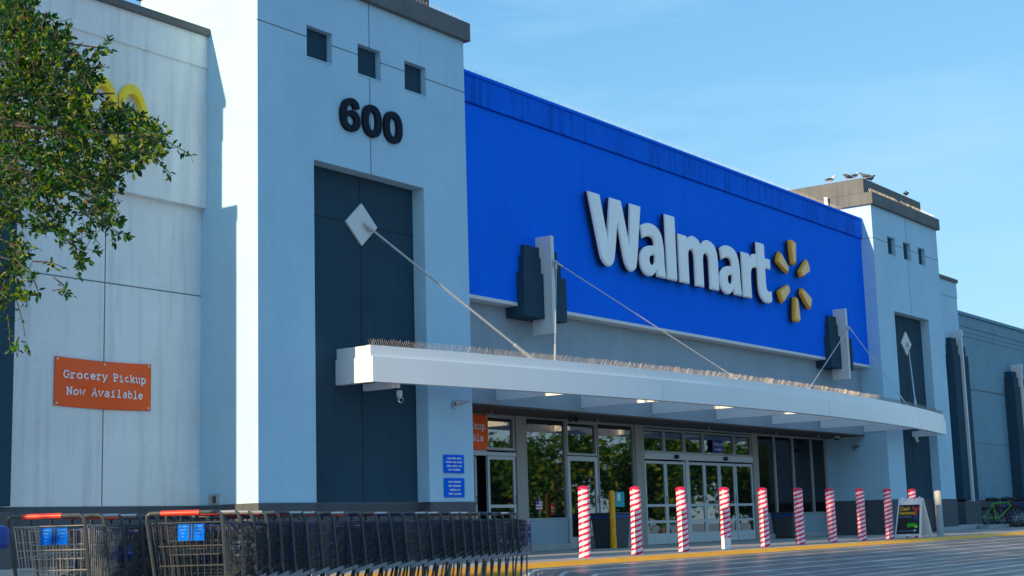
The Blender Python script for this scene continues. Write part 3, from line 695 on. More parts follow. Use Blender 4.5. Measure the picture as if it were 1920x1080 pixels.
GL = {  # slab typewriter strokes in a .8 x 1 cell
 'G': [arc(.40, .5, .34, .48, 50, 320), [(.74, .30), (.74, .46)], sr(.64, .44, .30), [(.68, .98), (.68, .74)]],
 'r': [[(.22, 0), (.22, X_)], sr(.24, 0, .46), sr(.14, X_, .2), arc(.48, .40, .26, .27, 180, 40)],
 'o': [arc(.40, .34, .30, .33, 0, 360, 14)], 'c': [arc(.42, .34, .30, .33, 50, 315)],
 'e': [arc(.40, .34, .30, .33, 0, 320), [(.10, .36), (.70, .36)]],
 'y': [[(.08, X_), (.40, .02)], [(.74, X_), (.40, .0), (.26, -.26), (.10, -.27)], sr(.12, X_, .28), sr(.70, X_, .28)],
 'P': [[(.18, 0), (.18, .96)], sr(.22, 0, .40), [(.06, .96), (.42, .96)], arc(.42, .70, .28, .26, 90, -90), [(.42, .44), (.18, .44)]],
 'i': [[(.40, 0), (.40, X_)], sr(.40, 0, .56), sr(.30, X_, .26), [(.40, .84), (.40, .95)]],
 'k': [[(.20, 0), (.20, .98)], sr(.18, 0, .28), sr(.14, .97, .18), [(.62, X_), (.22, .28)], [(.34, .38), (.66, 0)], sr(.66, 0, .26), sr(.62, X_, .24)],
 'u': [[(.16, X_), (.16, .25)]+arc(.36, .24, .20, .24, 180, 290), [(.64, X_), (.64, 0), (.76, 0)], sr(.12, X_, .2), sr(.58, X_, .2)],
 'p': [[(.18, -.28), (.18, X_)], sr(.20, -.28, .34), sr(.12, X_, .2), arc(.44, .34, .28, .33, 0, 360, 14)],
 'N': [[(.14, 0), (.14, .96)], [(.14, .96), (.64, .02)], [(.64, 0), (.64, .96)], sr(.14, 0, .28), sr(.64, .96, .28), sr(.10, .96, .2)],
 'w': [[(.08, X_), (.22, .02), (.40, .50), (.58, .02), (.72, X_)], sr(.10, X_, .24), sr(.70, X_, .24)],
 'A': [[(.10, 0), (.40, .96), (.70, 0)], [(.20, .33), (.60, .33)], sr(.10, 0, .26), sr(.70, 0, .26), sr(.32, .96, .2)],
 'v': [[(.10, X_), (.40, .02), (.70, X_)], sr(.12, X_, .28), sr(.68, X_, .28)],
 'a': [arc(.38, .20, .26, .20, 0, 360, 12), [(.64, .0), (.64, .45)]+arc(.40, .44, .24, .24, 0, 150), sr(.70, 0, .14)],
 'l': [[(.40, 0), (.40, .97)], sr(.40, 0, .56), sr(.30, .97, .24)],
 'b': [[(.16, 0), (.16, .97)], sr(.12, .97, .2), arc(.42, .34, .28, .33, 0, 360, 14)],
}
def slab(mb, body, cx, cz, h, yf_):
    adv = h*1.02; x = cx-adv*len(body)/2; k = 0
    for ch in body:
        for st in GL.get(ch, []):
            pts = [(x+p[0]*h*1.16+.03*h, cz+p[1]*h) for p in st]
            o = len(mb.v); ribbon(mb, pts, h*.19, 0)
            for i in range(o, len(mb.v)):
                q = mb.v[i]; mb.v[i] = (q[0], yf_(q[0], q[2])-k*.0012, q[2])
            k = (k+1) % 5
        x += adv
banner(-2.67, -.975, 2.78, 3.46, 1.235, 'wall_banner', 'orange vinyl banner reading Grocery Pickup Now Available on the white wall', [('Grocery Pickup', 3.17, .102), ('Now Available', 2.94, .102)], .015)
banner(5.9, 7.92, 2.46, 3.14, YF-.05, 'wall_banner', 'orange pickup banner over the entrance doors half hidden by the near tower', [('Grocery Pickup', 2.85, .125), ('Now Available', 2.62, .125)], .02)

def plate(x0, x1, z0, z1, label, rows):
    t = thing('notice_sign', label, 'sign', ((x0+x1)/2, 0, z0))
    build('plate', MB().box(x0, x1, -.025, -.002, z0, z1), PLAC, t, bevel=.006)
    m = MB(); n = len(rows)
    for i, ws in enumerate(rows):
        z = z1-(z1-z0)*(.20+.62*i/max(n-1, 1)); tot = sum(ws)+.02*(len(ws)-1); x = (x0+x1)/2-tot/2
        for w_ in ws:
            k = 0
            while k < w_-.012:
                hh = random.choice((.022, .03, .03)); m.quad((x+k, -.028, z-.014), (x+k+.011, -.028, z-.014), (x+k+.011, -.028, z-.014+hh), (x+k, -.028, z-.014+hh)); k += .0165
            x += w_+.02
    build('lettering', m, PALE, t)
plate(4.32, 4.87, 1.885, 2.195, 'upper blue notice sign on the near tower beside the doors', [(.10, .12, .13), (.16, .10, .16), (.12, .16, .08), (.09, .22)])
plate(4.32, 4.87, 1.475, 1.80, 'lower blue notice sign on the near tower beside the doors', [(.12, .20), (.10, .22), (.18, .08), (.12, .20)])
t = thing('transom_sign', 'small blue thank you sign in the window above the sliding doors', 'sign', (17.4, YF, 2.62))
build('plate', MB().box(17.14, 17.70, YF-.062, YF-.05, 2.62, 2.93), mat('dark_blue_sign', (.01, .06, .32), .5), t)
m = MB(); text(m, 'Thank you', 17.42, 2.79, YF-.063, .115, .003); text(m, 'for shopping', 17.42, 2.68, YF-.063, .07, .003); build('lettering', m, PALE, t)
t = thing('paper_notice', 'teal paper notice taped inside the window right of the yellow post', 'notice', (12.8, YF, 1.3))
build('paper', MB().box(12.63, 13.01, YF-.004, YF+.008, 1.32, 1.65), TEAL, t); build('photo_panel', MB().box(12.72, 12.84, YF-.007, YF-.0045, 1.45, 1.62), WHITE, t)
t = thing('wall_flag', 'small american flag on a stick inside the left window', 'flag', (9.7, YF, 1.2))
m = MB()
for k in range(7): m.box(9.59, 9.81, YF-.004, YF+.006, 1.27+k*.0286, 1.27+(k+1)*.0286-.0005, k % 2)
build('cloth', m, [mat('flag_red', (.45, .02, .03), .7), PALE], t); build('canton', MB().box(9.59, 9.68, YF-.007, YF-.0045, 1.385, 1.47), BLUF, t)
build('stick', MB().tube([(9.70, YF-.004, 1.14), (9.70, YF-.004, 1.58)], .006, 5), SILV, t)
# double arch sign
t = thing('double_arch_sign', 'yellow double arch sign high on the white wall behind the tree', 'sign', (-1.7, 1.1, 6.4))
lp = []
def arch(cx): 
    o = [(cx+.40*math.cos(a)*(.62+.38*1), 6.44+1.13*math.sin(a)**.72) for a in [math.pi*i/22 for i in range(23)]]
    i_ = [(cx+.265*math.cos(a), 6.44+.93*max(math.sin(a), 0)**.72) for a in [math.pi*(22-i)/22 for i in range(23)]]
    return o+i_
for cx in (-2.06, -1.52):
    w2 = .36
    out = [(cx+w2*math.cos(math.pi*i/24), 6.44+1.13*max(math.sin(math.pi*i/24), 0)**.8) for i in range(25)]
    inn = [(cx+(w2-.11)*math.cos(math.pi*i/24), 6.44+.98*max(math.sin(math.pi*i/24), 0)**.8) for i in range(24, -1, -1)]
    mb = MB(); outline(mb, [out+inn], 1.115, 1.03, .012, 0); build('arch', mb, ARCHY, t)
# small fittings
def sec_cam(x, y, z, label):
    t = thing('security_camera', label, 'camera', (x, y, z), group='small security cameras under the canopy'); t.scale = (.78, .78, .78)
    build('mount', MB().box(-.045, .045, -.045, .045, -.13, 0), WHITE, t, local=True, bevel=.01)
    b = MB().tube([(-.0, .02, -.14), (-.02, -.02, -.17), (-.07, -.10, -.215)], [.03, .055, .058], 10); build('body', b, WHITE, t, local=True, smooth=True)
    build('lens', MB().tube([(-.071, -.101, -.216), (-.078, -.112, -.222)], .045, 10), BLACK, t, local=True)
sec_cam(2.95, -.22, 3.19, 'white security camera under the left end of the canopy before the near tower')
sec_cam(26.4, .05, 3.20, 'white security camera under the right end of the canopy before the far tower')
def pendant(x, y, label):
    t = thing('sprinkler_head', label, 'sprinkler', (x, y, 3.17), group='sprinkler heads on the brown soffit')
    build('stem', MB().tube([(0, 0, 0), (0, 0, -.06)], .012, 6), SILV, t, local=True); build('deflector', MB().lathe([(.002, -.08), (.05, -.07), (.02, -.055)], n=10), SILV, t, local=True)
for x in (7.35, 11.1, 16.0, 19.6, 22.2): pendant(x, 1.2, 'small silver sprinkler head hanging from the brown soffit')
t = thing('dome_camera', 'white dome camera on the soffit near the far tower', 'camera', (23.5, 1.25, 3.17))
build('dome', MB().lathe([(.002, -.10), (.05, -.085), (.075, -.04)], n=14), BLACK, t, local=True, smooth=True); build('collar', MB().lathe([(.08, -.04), (.09, 0)], n=14), WHITE, t, local=True)
t = thing('spotlight', 'dark twin spotlight on the soffit above the left window', 'light', (10.1, 1.2, 3.17))
for s_ in (-1, 1): build('lamp_head', MB().tube([(s_*.05, 0, -.05), (s_*.13, -.06, -.08)], [.035, .055], 10), BLACK, t, local=True)
build('mount', MB().lathe([(.05, -.05), (.06, 0)], n=12), BLACK, t, local=True)
def wlight(loc, rz, label):
    t = thing('wall_light', label, 'light', loc, rz)
    build('bracket', MB().box(-.03, .03, -.05, 0, -.08, .04), SILV, t, local=True, bevel=.01)
    build('lamp_head', MB().tube([(0, -.05, 0), (.10, -.12, .02), (.24, -.2, .045)], [.05, .04, .008], 8), SILV, t, local=True)
wlight((4.62, -.002, 3.07), 0, 'small silver spike fitting on the near tower below the canopy')
wlight((XR-.002, .95, 2.86), -math.pi/2, 'small silver wall light on the side of the far tower')
t = thing('outlet_box', 'small weathered outlet box low on the sunlit side of the near tower', 'outlet box', (-.02, .93, 1.5))
build('box', MB().box(-.03, -.001, .82, 1.02, 1.42, 1.56), CONC, t, bevel=.006); build('cover', MB().box(-.045, -.031, .86, .92, 1.43, 1.53), TRASH, t)
t = thing('vent_pipe', 'short white vent pipe on the roof behind the blue wall', 'pipe', (23.80, 1.24, 9.36))
build('pipe', MB().tube([(23.80, 1.24, 9.30), (23.80, 1.24, 10.02)], .055, 12), WHITE, t); build('cap', MB().tube([(23.80, 1.24, 10.02), (23.80, 1.24, 10.05)], .065, 12), WHITE, t)
build('roof', MB().box(TW, XR, 1.66, 12, 9.0, 9.25), GREY, t) if False else None

# ================================================================== BOLLARDS
ordn = ['first', 'second', 'third', 'fourth', 'fifth', 'sixth', 'seventh', 'eighth', 'ninth', 'tenth']
BX = [3.79, 5.32, 6.85, 8.36, 9.90, 11.41, 12.93, 14.43, 15.93, 17.40]
notes = ['nearest the cart row, leaning slightly', 'before the window with the teal notice', 'before the left sliding doors', 'with its white foot left bare', 'before the middle column', 'before the dark windows', 'right of the dark windows', 'before the far tower side wall', 'touching the sandwich board', 'half hidden behind the sandwich board']
def prof(z0, z1, seed):
    rnd = random.Random(seed); n = 22
    p = [(.088+rnd.uniform(-.0035, .0035)+(.006 if i < 2 else 0), z0+(z1-z0)*i/n) for i in range(n+1)]
    return p
for i, x in enumerate(BX):
    t = thing('striped_bollard', '%s candy striped bollard from the left, %s' % (ordn[i], notes[i]), 'bollard', (x, -3.15, ZS+.002), random.uniform(0, 6), 'candy striped bollards along the kerb')
    t.rotation_euler = (R(random.uniform(-.8, .8)), R(random.uniform(-.8, .8)), random.uniform(0, .6))
    z0 = .20 if i == 3 else 0
    build('wrap', MB().lathe(prof(z0, 1.03, i), n=24), CANDY, t, smooth=True, local=True)
    build('cap', MB().lathe([(.092, 1.0301), (.091, 1.055), (.075, 1.075), (.03, 1.088), (.001, 1.09)], n=24), CANDYR, t, smooth=True, local=True)
    if z0: build('bare_post', MB().lathe([(.085, 0), (.085, .23)], n=24), WHITE, t, smooth=True, local=True)
t = thing('yellow_bollard', 'plain yellow steel post beside the trash bin', 'bollard', (11.22, 1.0, ZS))
build('post', MB().lathe([(.068, 0), (.068, .24)], n=18), YEL, t, smooth=True, local=True); build('sleeve', MB().lathe([(.062, .24), (.062, 1.14), (.05, 1.18), (.02, 1.20), (.001, 1.202)], n=18), YEL, t, smooth=True, local=True)
t = thing('grey_post', 'plain grey post right of the sandwich board', 'post', (18.9, -3.2, ZS))
build('post', MB().lathe([(.085, 0), (.085, 1.02), (.07, 1.05), (.001, 1.06)], n=18), GREYP, t, smooth=True, local=True); build('base_collar', MB().lathe([(.10, 0), (.10, .03), (.087, .04)], n=18), GREYP, t, local=True)
def bin_(x, y, w, h, label):
    t = thing('trash_bin', label, 'trash bin', (x, y, ZS))
    b = MB(); a, c = w*.42, w*.5
    b.add([(-a, -a, 0), (a, -a, 0), (a, a, 0), (-a, a, 0), (-c, -c, h-.06), (c, -c, h-.06), (c, c, h-.06), (-c, c, h-.06)], [(3, 2, 1, 0), (4, 5, 6, 7), (0, 1, 5, 4), (1, 2, 6, 5), (2, 3, 7, 6), (3, 0, 4, 7)])
    build('body', b, TRASH, t, local=True, bevel=.03)
    for k in range(3): pass
    build('liner', MB().box(-c-.012, c+.012, -c-.012, c+.012, h-.12, h-.05), mat('bin_liner', (.01, .06, .25), .4, .2, 8), t, local=True, bevel=.01)
    build('lid', MB().box(-c-.03, c+.03, -c-.03, c+.03, h-.049, h), TRASH, t, local=True, bevel=.02)
bin_(11.62, 1.30, .62, .74, 'dark grey trash bin with blue liner behind the yellow post')
bin_(20.5, 1.45, .58, .68, 'dark trash bin with blue liner under the dark windows')
# sandwich board
t = thing('sandwich_board', 'white folding sandwich board with black poster at the kerb', 'sandwich board', (16.42, -3.50, ZS+.005), R(-4))
H, Wd, Dp = .90, .31, .30
def board(sx):
    m = MB(); poly = [(-Wd, .0), (-Wd+.05, 0), (-Wd+.07, .05), (Wd-.07, .05), (Wd-.05, 0), (Wd, 0), (Wd-.04, H), (Wd-.18, H), (Wd-.18, H-.06), (.10, H-.06), (.08, H-.01), (-.08, H-.01), (-.10, H-.06), (-Wd+.18, H-.06), (-Wd+.18, H), (-Wd+.04, H)]
    m.prism(poly, -.015, .015, 'x')
    L_ = math.hypot(H, Dp); M_ = Matrix.Translation((sx*Dp, 0, 0)) @ Matrix.Rotation(sx*-math.atan2(Dp-.02, H), 4, 'Y')
    return m.xform(M_), M_
for sx in (-1, 1):
    m, M_ = board(sx); pn = build('panel', m, WHITE, t, local=True, bevel=.004)
    if sx == -1:
        q = MB().prism([(-Wd+.045, .09), (Wd-.045, .09), (Wd-.075, H-.15), (-Wd+.075, H-.15)], -.021, -.0155, 'x').xform(M_)
        build('poster', q, BLACK, pn, local=True)
        fr = (Vector((0, 0, 0)), Vector((0, -1, 0)), Vector((0, 0, 1)), Vector((-1, 0, 0)))
        q = MB(); text(q, 'Cash', -.215, .625, .0215, .115, .002, .003, align='LEFT', frame=fr); text(q, 'bananas', -.22, .53, .0215, .115, .002, .003, align='LEFT', frame=fr)
        q.xform(M_); build('lettering', q, mat('poster_yellow', (.75, .42, .02), .5), pn, local=True)
        q = MB()
        def rb(pts, w_, mi):
            o = len(q.v); ribbon(q, pts, w_, 0, mi)
            for i in range(o, len(q.v)): a = q.v[i]; q.v[i] = (-.0225-mi*.0004, -a[0], a[2])
        rb([(.08, .70), (.12, .62), (.16, .64)], .03, 0); rb([(.16, .64), (.20, .63), (.245, .71)], .03, 0); rb([(.16, .68), (.16, .50)], .055, 0)
        rb([(.15, .50), (.125, .40)], .028, 1); rb([(.17, .50), (.195, .40)], .028, 1); rb([(-.23, .475), (.06, .475)], .016, 2); rb([(-.22, .16), (.13, .16)], .012, 2)
        rb([(-.02, .27), (.05, .29), (.14, .29), (.21, .25)], .085, 3); rb([(.15, .25), (.22, .25)], .045, 4); rb([(.14, .165), (.185, .165)], .035, 5)
        q.xform(M_)
        build('poster_art', q, [RED, BLUF, mat('poster_cyan', (.10, .30, .5), .5), mat('poster_green', (.02, .45, .01), .5), mat('poster_lime', (.4, .75, .02), .5), WHITE], pn, local=True)
q = MB().tube([(-.03, -.2, H-.02), (.03, -.2, H-.02)], .012, 6).tube([(-.03, .2, H-.02), (.03, .2, H-.02)], .012, 6); build('hinge', q, WHITE, t, local=True)

# ================================================================== BICYCLES
def bicycle(loc, rz, lean, frame_mat, label):
    t = thing('bicycle', label, 'bicycle', loc, rz, 'bicycles parked against the far wall'); t.rotation_euler = (lean, 0, rz)
    for x in (-.52, .52):
        ty = MB().tube([(x+.325*math.cos(2*math.pi*k/24), 0, .345+.325*math.sin(2*math.pi*k/24)) for k in range(24)], .022, 6, closed=True)
        wq = build('wheel', ty, TYRE, t, local=True, smooth=True)
        sp_ = MB()
        for k in range(14): a = 2*math.pi*k/14; sp_.tube([(x, 0, .345), (x+.30*math.cos(a), 0, .345+.30*math.sin(a))], .0025, 3)
        sp_.tube([(x, -.04, .345), (x, .04, .345)], .022, 8); build('spokes', sp_, SILV, wq, local=True)
    f = MB(); bb = (-.08, 0, .30); st = (-.22, 0, .80); hd1 = (.33, 0, .82); hd2 = (.37, 0, .68); ra = (-.52, 0, .345)
    for a, b in ((bb, st), (st, hd1), (bb, hd2)): f.tube([a, b], .017, 8)
    f.tube([hd1, hd2], .020, 8)
    for y in (-.05, .05): f.tube([(bb[0], y*.4, bb[2]), (ra[0], y, ra[2])], .011, 6); f.tube([(st[0], y*.3, .74), (ra[0], y, ra[2])], .010, 6)
    build('frame', f, frame_mat, t, local=True, smooth=True)
    fk = MB()
    for y in (-.05, .05): fk.tube([(.375, y, .67), (.52, y, .345)], .014, 6)
    fk.tube([(.375, -.05, .67), (.375, .05, .67)], .016, 6); build('fork', fk, BLACK, t, local=True)
    hb = MB().tube([(.30, 0, .82), (.285, 0, .96)], .016, 6).tube([(.22, -.30, .99), (.30, -.12, .97), (.30, .12, .97), (.22, .30, .99)], .013, 6); build('handlebar', hb, BLACK, t, local=True)
    sd_ = MB().tube([(-.22, 0, .80), (-.25, 0, .92)], .013, 6).tube([(-.40, 0, .945), (-.32, 0, .94), (-.20, 0, .945), (-.12, 0, .94)], [.06, .07, .035, .018], 8); build('saddle', sd_, BLACK, t, local=True)
    ck = MB().tube([(-.08+.085*math.cos(2*math.pi*k/14), -.05, .30+.085*math.sin(2*math.pi*k/14)) for k in range(14)], .008, 4, closed=True).tube([(-.08, -.07, .30), (.02, -.07, .18)], .01, 5).tube([(-.08, .07, .30), (-.18, .07, .42)], .01, 5); build('crankset', ck, SILV, t, local=True)
    return t
bicycle((34.55, .45, ZS+.01), R(-60), R(-6), LIME, 'bicycle with a bright lime green frame at the left of the rack')
bicycle((35.0, .50, ZS+.01), R(-52), R(5), BLACK, 'black bicycle just right of the lime green one')
bicycle((35.5, .55, ZS+.01), R(-48), R(-4), mat('dark_red_frame', (.20, .01, .03), .4), 'dark red bicycle in the left half of the rack')
bicycle((36.0, .50, ZS+.01), R(-45), R(6), BLUF, 'dark blue bicycle in the middle of the rack')
bicycle((36.55, .55, ZS+.01), R(-40), R(-3), BLACK, 'black bicycle behind the blue one in the rack')
bicycle((37.1, .50, ZS+.01), R(-38), R(4), mat('teal_frame', (.02, .08, .10), .4), 'dark teal bicycle second from the right edge')
bicycle((37.75, .52, ZS+.01), R(-30), R(-3), BLUF, 'blue bicycle at the right edge under the last pilaster')

# ================================================================== BIRDS
def bird(loc, rz, label, body_m, wing_m, peck=0):
    t = thing('bird', label, 'bird', loc, rz, 'birds perched on the far tower roof')
    b = MB().tube([(-.17, 0, .085), (-.12, 0, .095), (-.06, 0, .105), (0, 0, .115), (.05, 0, .135), (.08, 0, .165), (.10, 0, .195-peck), (.125, 0, .205-peck), (.145, 0, .20-peck), (.165, 0, .193-peck)],
                  [.012, .022, .048, .058, .052, .034, .026, .028, .016, .003], 10)
    build('body', b, body_m, t, local=True, smooth=True)
    for s_ in (-1, 1):
        wg = MB().tube([(.04, s_*.048, .125), (-.03, s_*.056, .12), (-.10, s_*.04, .108), (-.19, s_*.015, .095)], [.022, .034, .026, .004], 8); build('wing', wg, wing_m, t, local=True, smooth=True)
        lg = MB().tube([(.0, s_*.02, .07), (.01, s_*.02, 0)], .005, 5).tube([(.01, s_*.02, .003), (.04, s_*.02, .003)], .004, 4); build('leg', lg, RED, t, local=True)
GUL = mat('bird_white', (.7, .7, .7), .7); PIG = mat('bird_grey', (.10, .11, .13), .7); PIW = mat('bird_dark_wing', (.04, .045, .055), .7)
ZR = 10.492
bird((23.99, 1.14, ZR), R(-60), 'white-breasted bird alone furthest left on the far tower roof', GUL, PIW)
bird((23.99, .62, ZR), R(150), 'dark pigeon bending left beside a pale bird on the far roof', PIG, PIW, .05)
bird((24.00, .40, ZR), R(-20), 'pale bird standing upright right of the bending pigeon', GUL, PIG)
bird((24.25, .20, ZR), R(100), 'grey pigeon just past the corner of the far roof', PIG, PIG)
bird((24.68, .20, ZR), R(-30), 'dark pigeon with pale breast second past the roof corner', PIW, PIG)
bird((27.4, .20, ZR), R(20), 'tiny lone bird at the right end of the far tower roof', PIG, PIW)

# ================================================================== SHOPPING CARTS
def cart_meshes():
    D_ = {}
    def lerp(a, b, t_): return a+(b-a)*t_
    def side(x_t, s_, z_t):     # half width at x
        return s_*lerp(.275, .205, x_t)
    wr = .0027
    b = MB()
    xr, xf = .08, .93; ztr, ztf = .93, .90; zbr, zbf = .49, .60; xbr, xbf = .17, .88
    def P(u, v, s_): # u along, v up (0 bottom)
        x = lerp(lerp(xbr, xbf, u), lerp(xr, xf, u), v); z = lerp(lerp(zbr, zbf, u), lerp(ztr, ztf, u), v)
        return (x, side(u, s_, v)*lerp(.88, 1, v), z)
    for s_ in (-1, 1):
        for k in range(19): u = k/18; b.tube([P(u, 0, s_), P(u, 1, s_)], wr, 4, cap=False)
        for v, r_ in ((0, .004), (.25, .0032), (.5, .0032), (.75, .0032), (1, .006)): b.tube([P(0, v, s_), P(1, v, s_)], r_, 4, cap=False)
    for k in range(11):
        w_ = -1+2*k/10
        a = P(0, 0, 1); c_ = P(1, 0, 1); b.tube([(a[0], a[1]*w_, a[2]), (c_[0], c_[1]*w_, c_[2])], wr, 4, cap=False)
        a = P(1, 0, 1); c_ = P(1, 1, 1); b.tube([(a[0], a[1]*w_, a[2]), (c_[0], c_[1]*w_, c_[2])], wr, 4, cap=False)
        a = P(0, 0, 1); c_ = P(0, 1, 1); b.tube([(a[0], a[1]*w_, a[2]), (c_[0]+.02, c_[1]*w_, c_[2]-.02)], wr, 4, cap=False)
    for v in (0, .3, .62, 1):
        for u in (0, 1): a = P(u, v, 1); b.tube([a, (a[0], -a[1], a[2])], .0042, 4, cap=False)
    for u in (.2, .4, .6, .8): a = P(u, 0, 1); b.tube([a, (a[0], -a[1], a[2])], wr, 4, cap=False)
    D_['basket'] = (b, WIRE)
    s = MB()                                              # folded child seat
    for k in range(9): y = -.2+k*.05; s.tube([(.20, y, .70), (.17, y, .90)], wr, 4, cap=False); s.tube([(.20, y, .70), (.33, y, .74)], wr, 4, cap=False)
    for z, x in ((.70, .20), (.80, .185), (.90, .17), (.74, .33)): s.tube([(x, -.2, z), (x, .2, z)], .004, 4, cap=False)
    for y in (-.2, .2): s.tube([(.33, y, .74), (.24, y, .92)], .0035, 4, cap=False)
    D_['child_seat'] = (s, WIRE)
    f = MB()
    for s_ in (-1, 1):
        f.tube([(0, s_*.255, 1.0), (.003, s_*.278, .985), (.02, s_*.283, .93), (.155, s_*.268, .49)], .0135, 6)
        f.tube([(.155, s_*.268, .49), (.55, s_*.235, .535), (.90, s_*.19, .585)], .011, 6)
        f.tube([(.34, s_*.255, .505), (.15, s_*.262, .165)], .0125, 6); f.tube([(.66, s_*.222, .55), (.56, s_*.24, .165)], .011, 6)
        f.tube([(.02, s_*.265, .17), (.15, s_*.262, .16), (.85, s_*.18, .145)], .0125, 6)
    f.tube([(.85, -.18, .145), (.90, 0, .145), (.85, .18, .145)], .0125, 6); f.tube([(.12, -.262, .16), (.12, .262, .16)], .010, 6)
    for k in range(5): y = -.12+k*.06; f.tube([(.12, y, .16), (.82, y*.8, .148)], .004, 4)
    D_['frame'] = (f, CTUBE)
    h = MB().tube([(0, -.256, 1.0), (0, -.12, 1.0)], .0145, 8, 1).tube([(0, .17, 1.0), (0, .256, 1.0)], .0145, 8, 1).tube([(0, -.12, 1.0), (0, .17, 1.0)], .019, 10, 0)
    D_['handle'] = (h, [RED, CTUBE])
    for s_ in (-1, 1): D_['side_bumper%d' % s_] = (MB().prism([(.18, .455), (.60, .50), (.60, .535), (.18, .492)], s_*.287-.004, s_*.287+.004, 'y'), TRAY)
    fb = MB().box(.93, .962, -.215, .215, .86, .92); fb.box(.93, .955, -.212, -.185, .60, .86); fb.box(.93, .955, .185, .212, .60, .86)
    D_['front_bumper'] = (fb, CBLUE)
    return D_
CM = cart_meshes()
WH = []
def make_cart(name, label, group):
    t = thing(name, label, 'shopping cart', (0, 0, 0), 0, group)
    for k in ('basket', 'child_seat', 'frame', 'handle', 'side_bumper-1', 'side_bumper1', 'front_bumper'):
        mb, m = CM[k]; build(k.rstrip('-1'), mb, m, t, local=True, smooth=k in ('frame', 'handle'), bevel=.006 if k == 'front_bumper' else 0)
    for x, y in ((.04, .255), (.04, -.255), (.82, .165), (.82, -.165)):
        wq = MB().tube([(x, y-.014, .063), (x, y+.014, .063)], .063, 14); wo = build('wheel', wq, TYRE, t, local=True)
        fk = MB().box(x-.012, x+.012, y-.022, y-.0165, .06, .15); fk.box(x-.012, x+.012, y+.0165, y+.022, .06, .15); fk.box(x-.02, x+.02, y-.022, y+.022, .1505, .165)
        build('fork', fk, SILV, wo, local=True)
    return t
def placard(t, bend=0):
    m = MB().box(.105, .113, -.115, .085, .80, .92); m.box(.099, .1045, -.03, -.022, .80, .92, 1); m.box(.099, .1045, -.008, .0, .80, .92, 1)
    for s_ in (-1, 1):
        for k in range(4): m.box(.1035, .1049, -.015+s_*.06-.028+.008*k, -.015+s_*.06+.028-.006*k, .90-.024*k, .905-.024*k, 2)
    build('seat_placard', m, [PLAC, NAVY, mat('placard_text', (.06, .28, .72), .6)], t, local=True)
def goods(t, seed):
    rnd = random.Random(seed)
    m = MB().box(.30, .46, -.12, .10, .56, .68)
G2, G1 = 'dark wire carts nested in the long row', 'dark wire carts nested in the short row'
ROW2 = [(-8.005, -7.793), (-7.706, -7.658), (-7.419, -7.496), (-7.123, -7.344), (-6.829, -7.191), (-6.535, -7.039), (-6.232, -6.904), (-5.929, -6.771), (-5.62, -6.653), (-5.31, -6.543), (-4.999, -6.434), (-4.683, -6.341), (-4.369, -6.244), (-4.054, -6.147), (-3.737, -6.055), (-3.422, -5.959), (-3.105, -5.867), (-2.791, -5.762), (-2.478, -5.656), (-2.17, -5.544), (-1.861, -5.433), (-1.554, -5.312), (-1.247, -5.191), (-.938, -5.08), (-.624, -4.976), (-.321, -4.849)]
ZG = .115
proto = make_cart('shopping_cart', 'dark wire shopping cart nested mid-row in the long row', G2)
n2 = len(ROW2)
def place(c, p, ang, zoff=0):
    c.location = (p[0], p[1], ZG+zoff); c.rotation_euler = (0, 0, ang)
last = None
for i, (x, y) in enumerate(ROW2):
    a_ = ROW2[max(i-2, 0)]; b_ = ROW2[min(i+2, n2-1)]; ang = math.atan2(b_[1]-a_[1], b_[0]-a_[0])
    c = proto if i == 0 else copy_tree(proto)
    nrm = Vector((-math.sin(ang), math.cos(ang)))*.278
    
    place(c, (x+nrm.x, y+nrm.y), ang)
    c['label'] = 'dark wire shopping cart nested mid-row in the long row'
    if i == 0: first2 = c
    if i == n2-1: c['label'] = 'foremost cart of the long row showing its blue front bumper by the kerb'
first2['label'] = 'rear cart of the long row with red handle and blue seat placard'
placard(first2)
def straight(p0, ang, pitch, n, cv=0):
    out = []; x, y = p0
    for i in range(n): out.append((x, y, ang)); x += pitch*math.cos(ang); y += pitch*math.sin(ang); ang += cv
    return out
for i, (x, y, ang) in enumerate(straight((-8.74, -7.20), R(28), .33, 14, R(-.7))):
    c = copy_tree(proto)
    if i == 0:
        for ch in list(c.children):
            if ch.name.startswith('seat_placard'): pass
    c['group'] = G1
    place(c, (x-.278*math.sin(ang)*1, y+.278*math.cos(ang)), ang)
    c['label'] = 'dark wire shopping cart nested in the short row at left' if i else 'sunlit rear cart at the far left with orange-red handle and blue placard'
# row-1 carts were copied after the placard was added: drop it from all but the first
for o in list(C.objects):
    if o.name.startswith('seat_placard') and o.parent.get('group') == G1 and not o.parent['label'].startswith('sunlit'):
        bpy.data.objects.remove(o)
hr = random.Random(4)
for o in list(C.objects):
    if o.name.startswith('handle') and o.parent and o.parent.get('category') == 'shopping cart' and 'rear cart' not in o.parent['label']:
        o.material_slots[0].link = 'OBJECT'; o.material_slots[0].material = hr.choice((RED, RED, CBLUE, CTUBE, CHROME, CTUBE))
        if hr.random() < .4: o.material_slots[1].link = 'OBJECT'; o.material_slots[1].material = CHROME
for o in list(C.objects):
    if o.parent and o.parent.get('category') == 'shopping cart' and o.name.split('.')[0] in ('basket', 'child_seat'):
        lab = o.parent['label']; m_ = WIREL if lab.startswith('sunlit') else WIREM if lab.startswith('rear cart') or hr.random() < .12 else None  # sunlight on the front baskets is put in by wire colour
        if m_: o.material_slots[0].link = 'OBJECT'; o.material_slots[0].material = m_
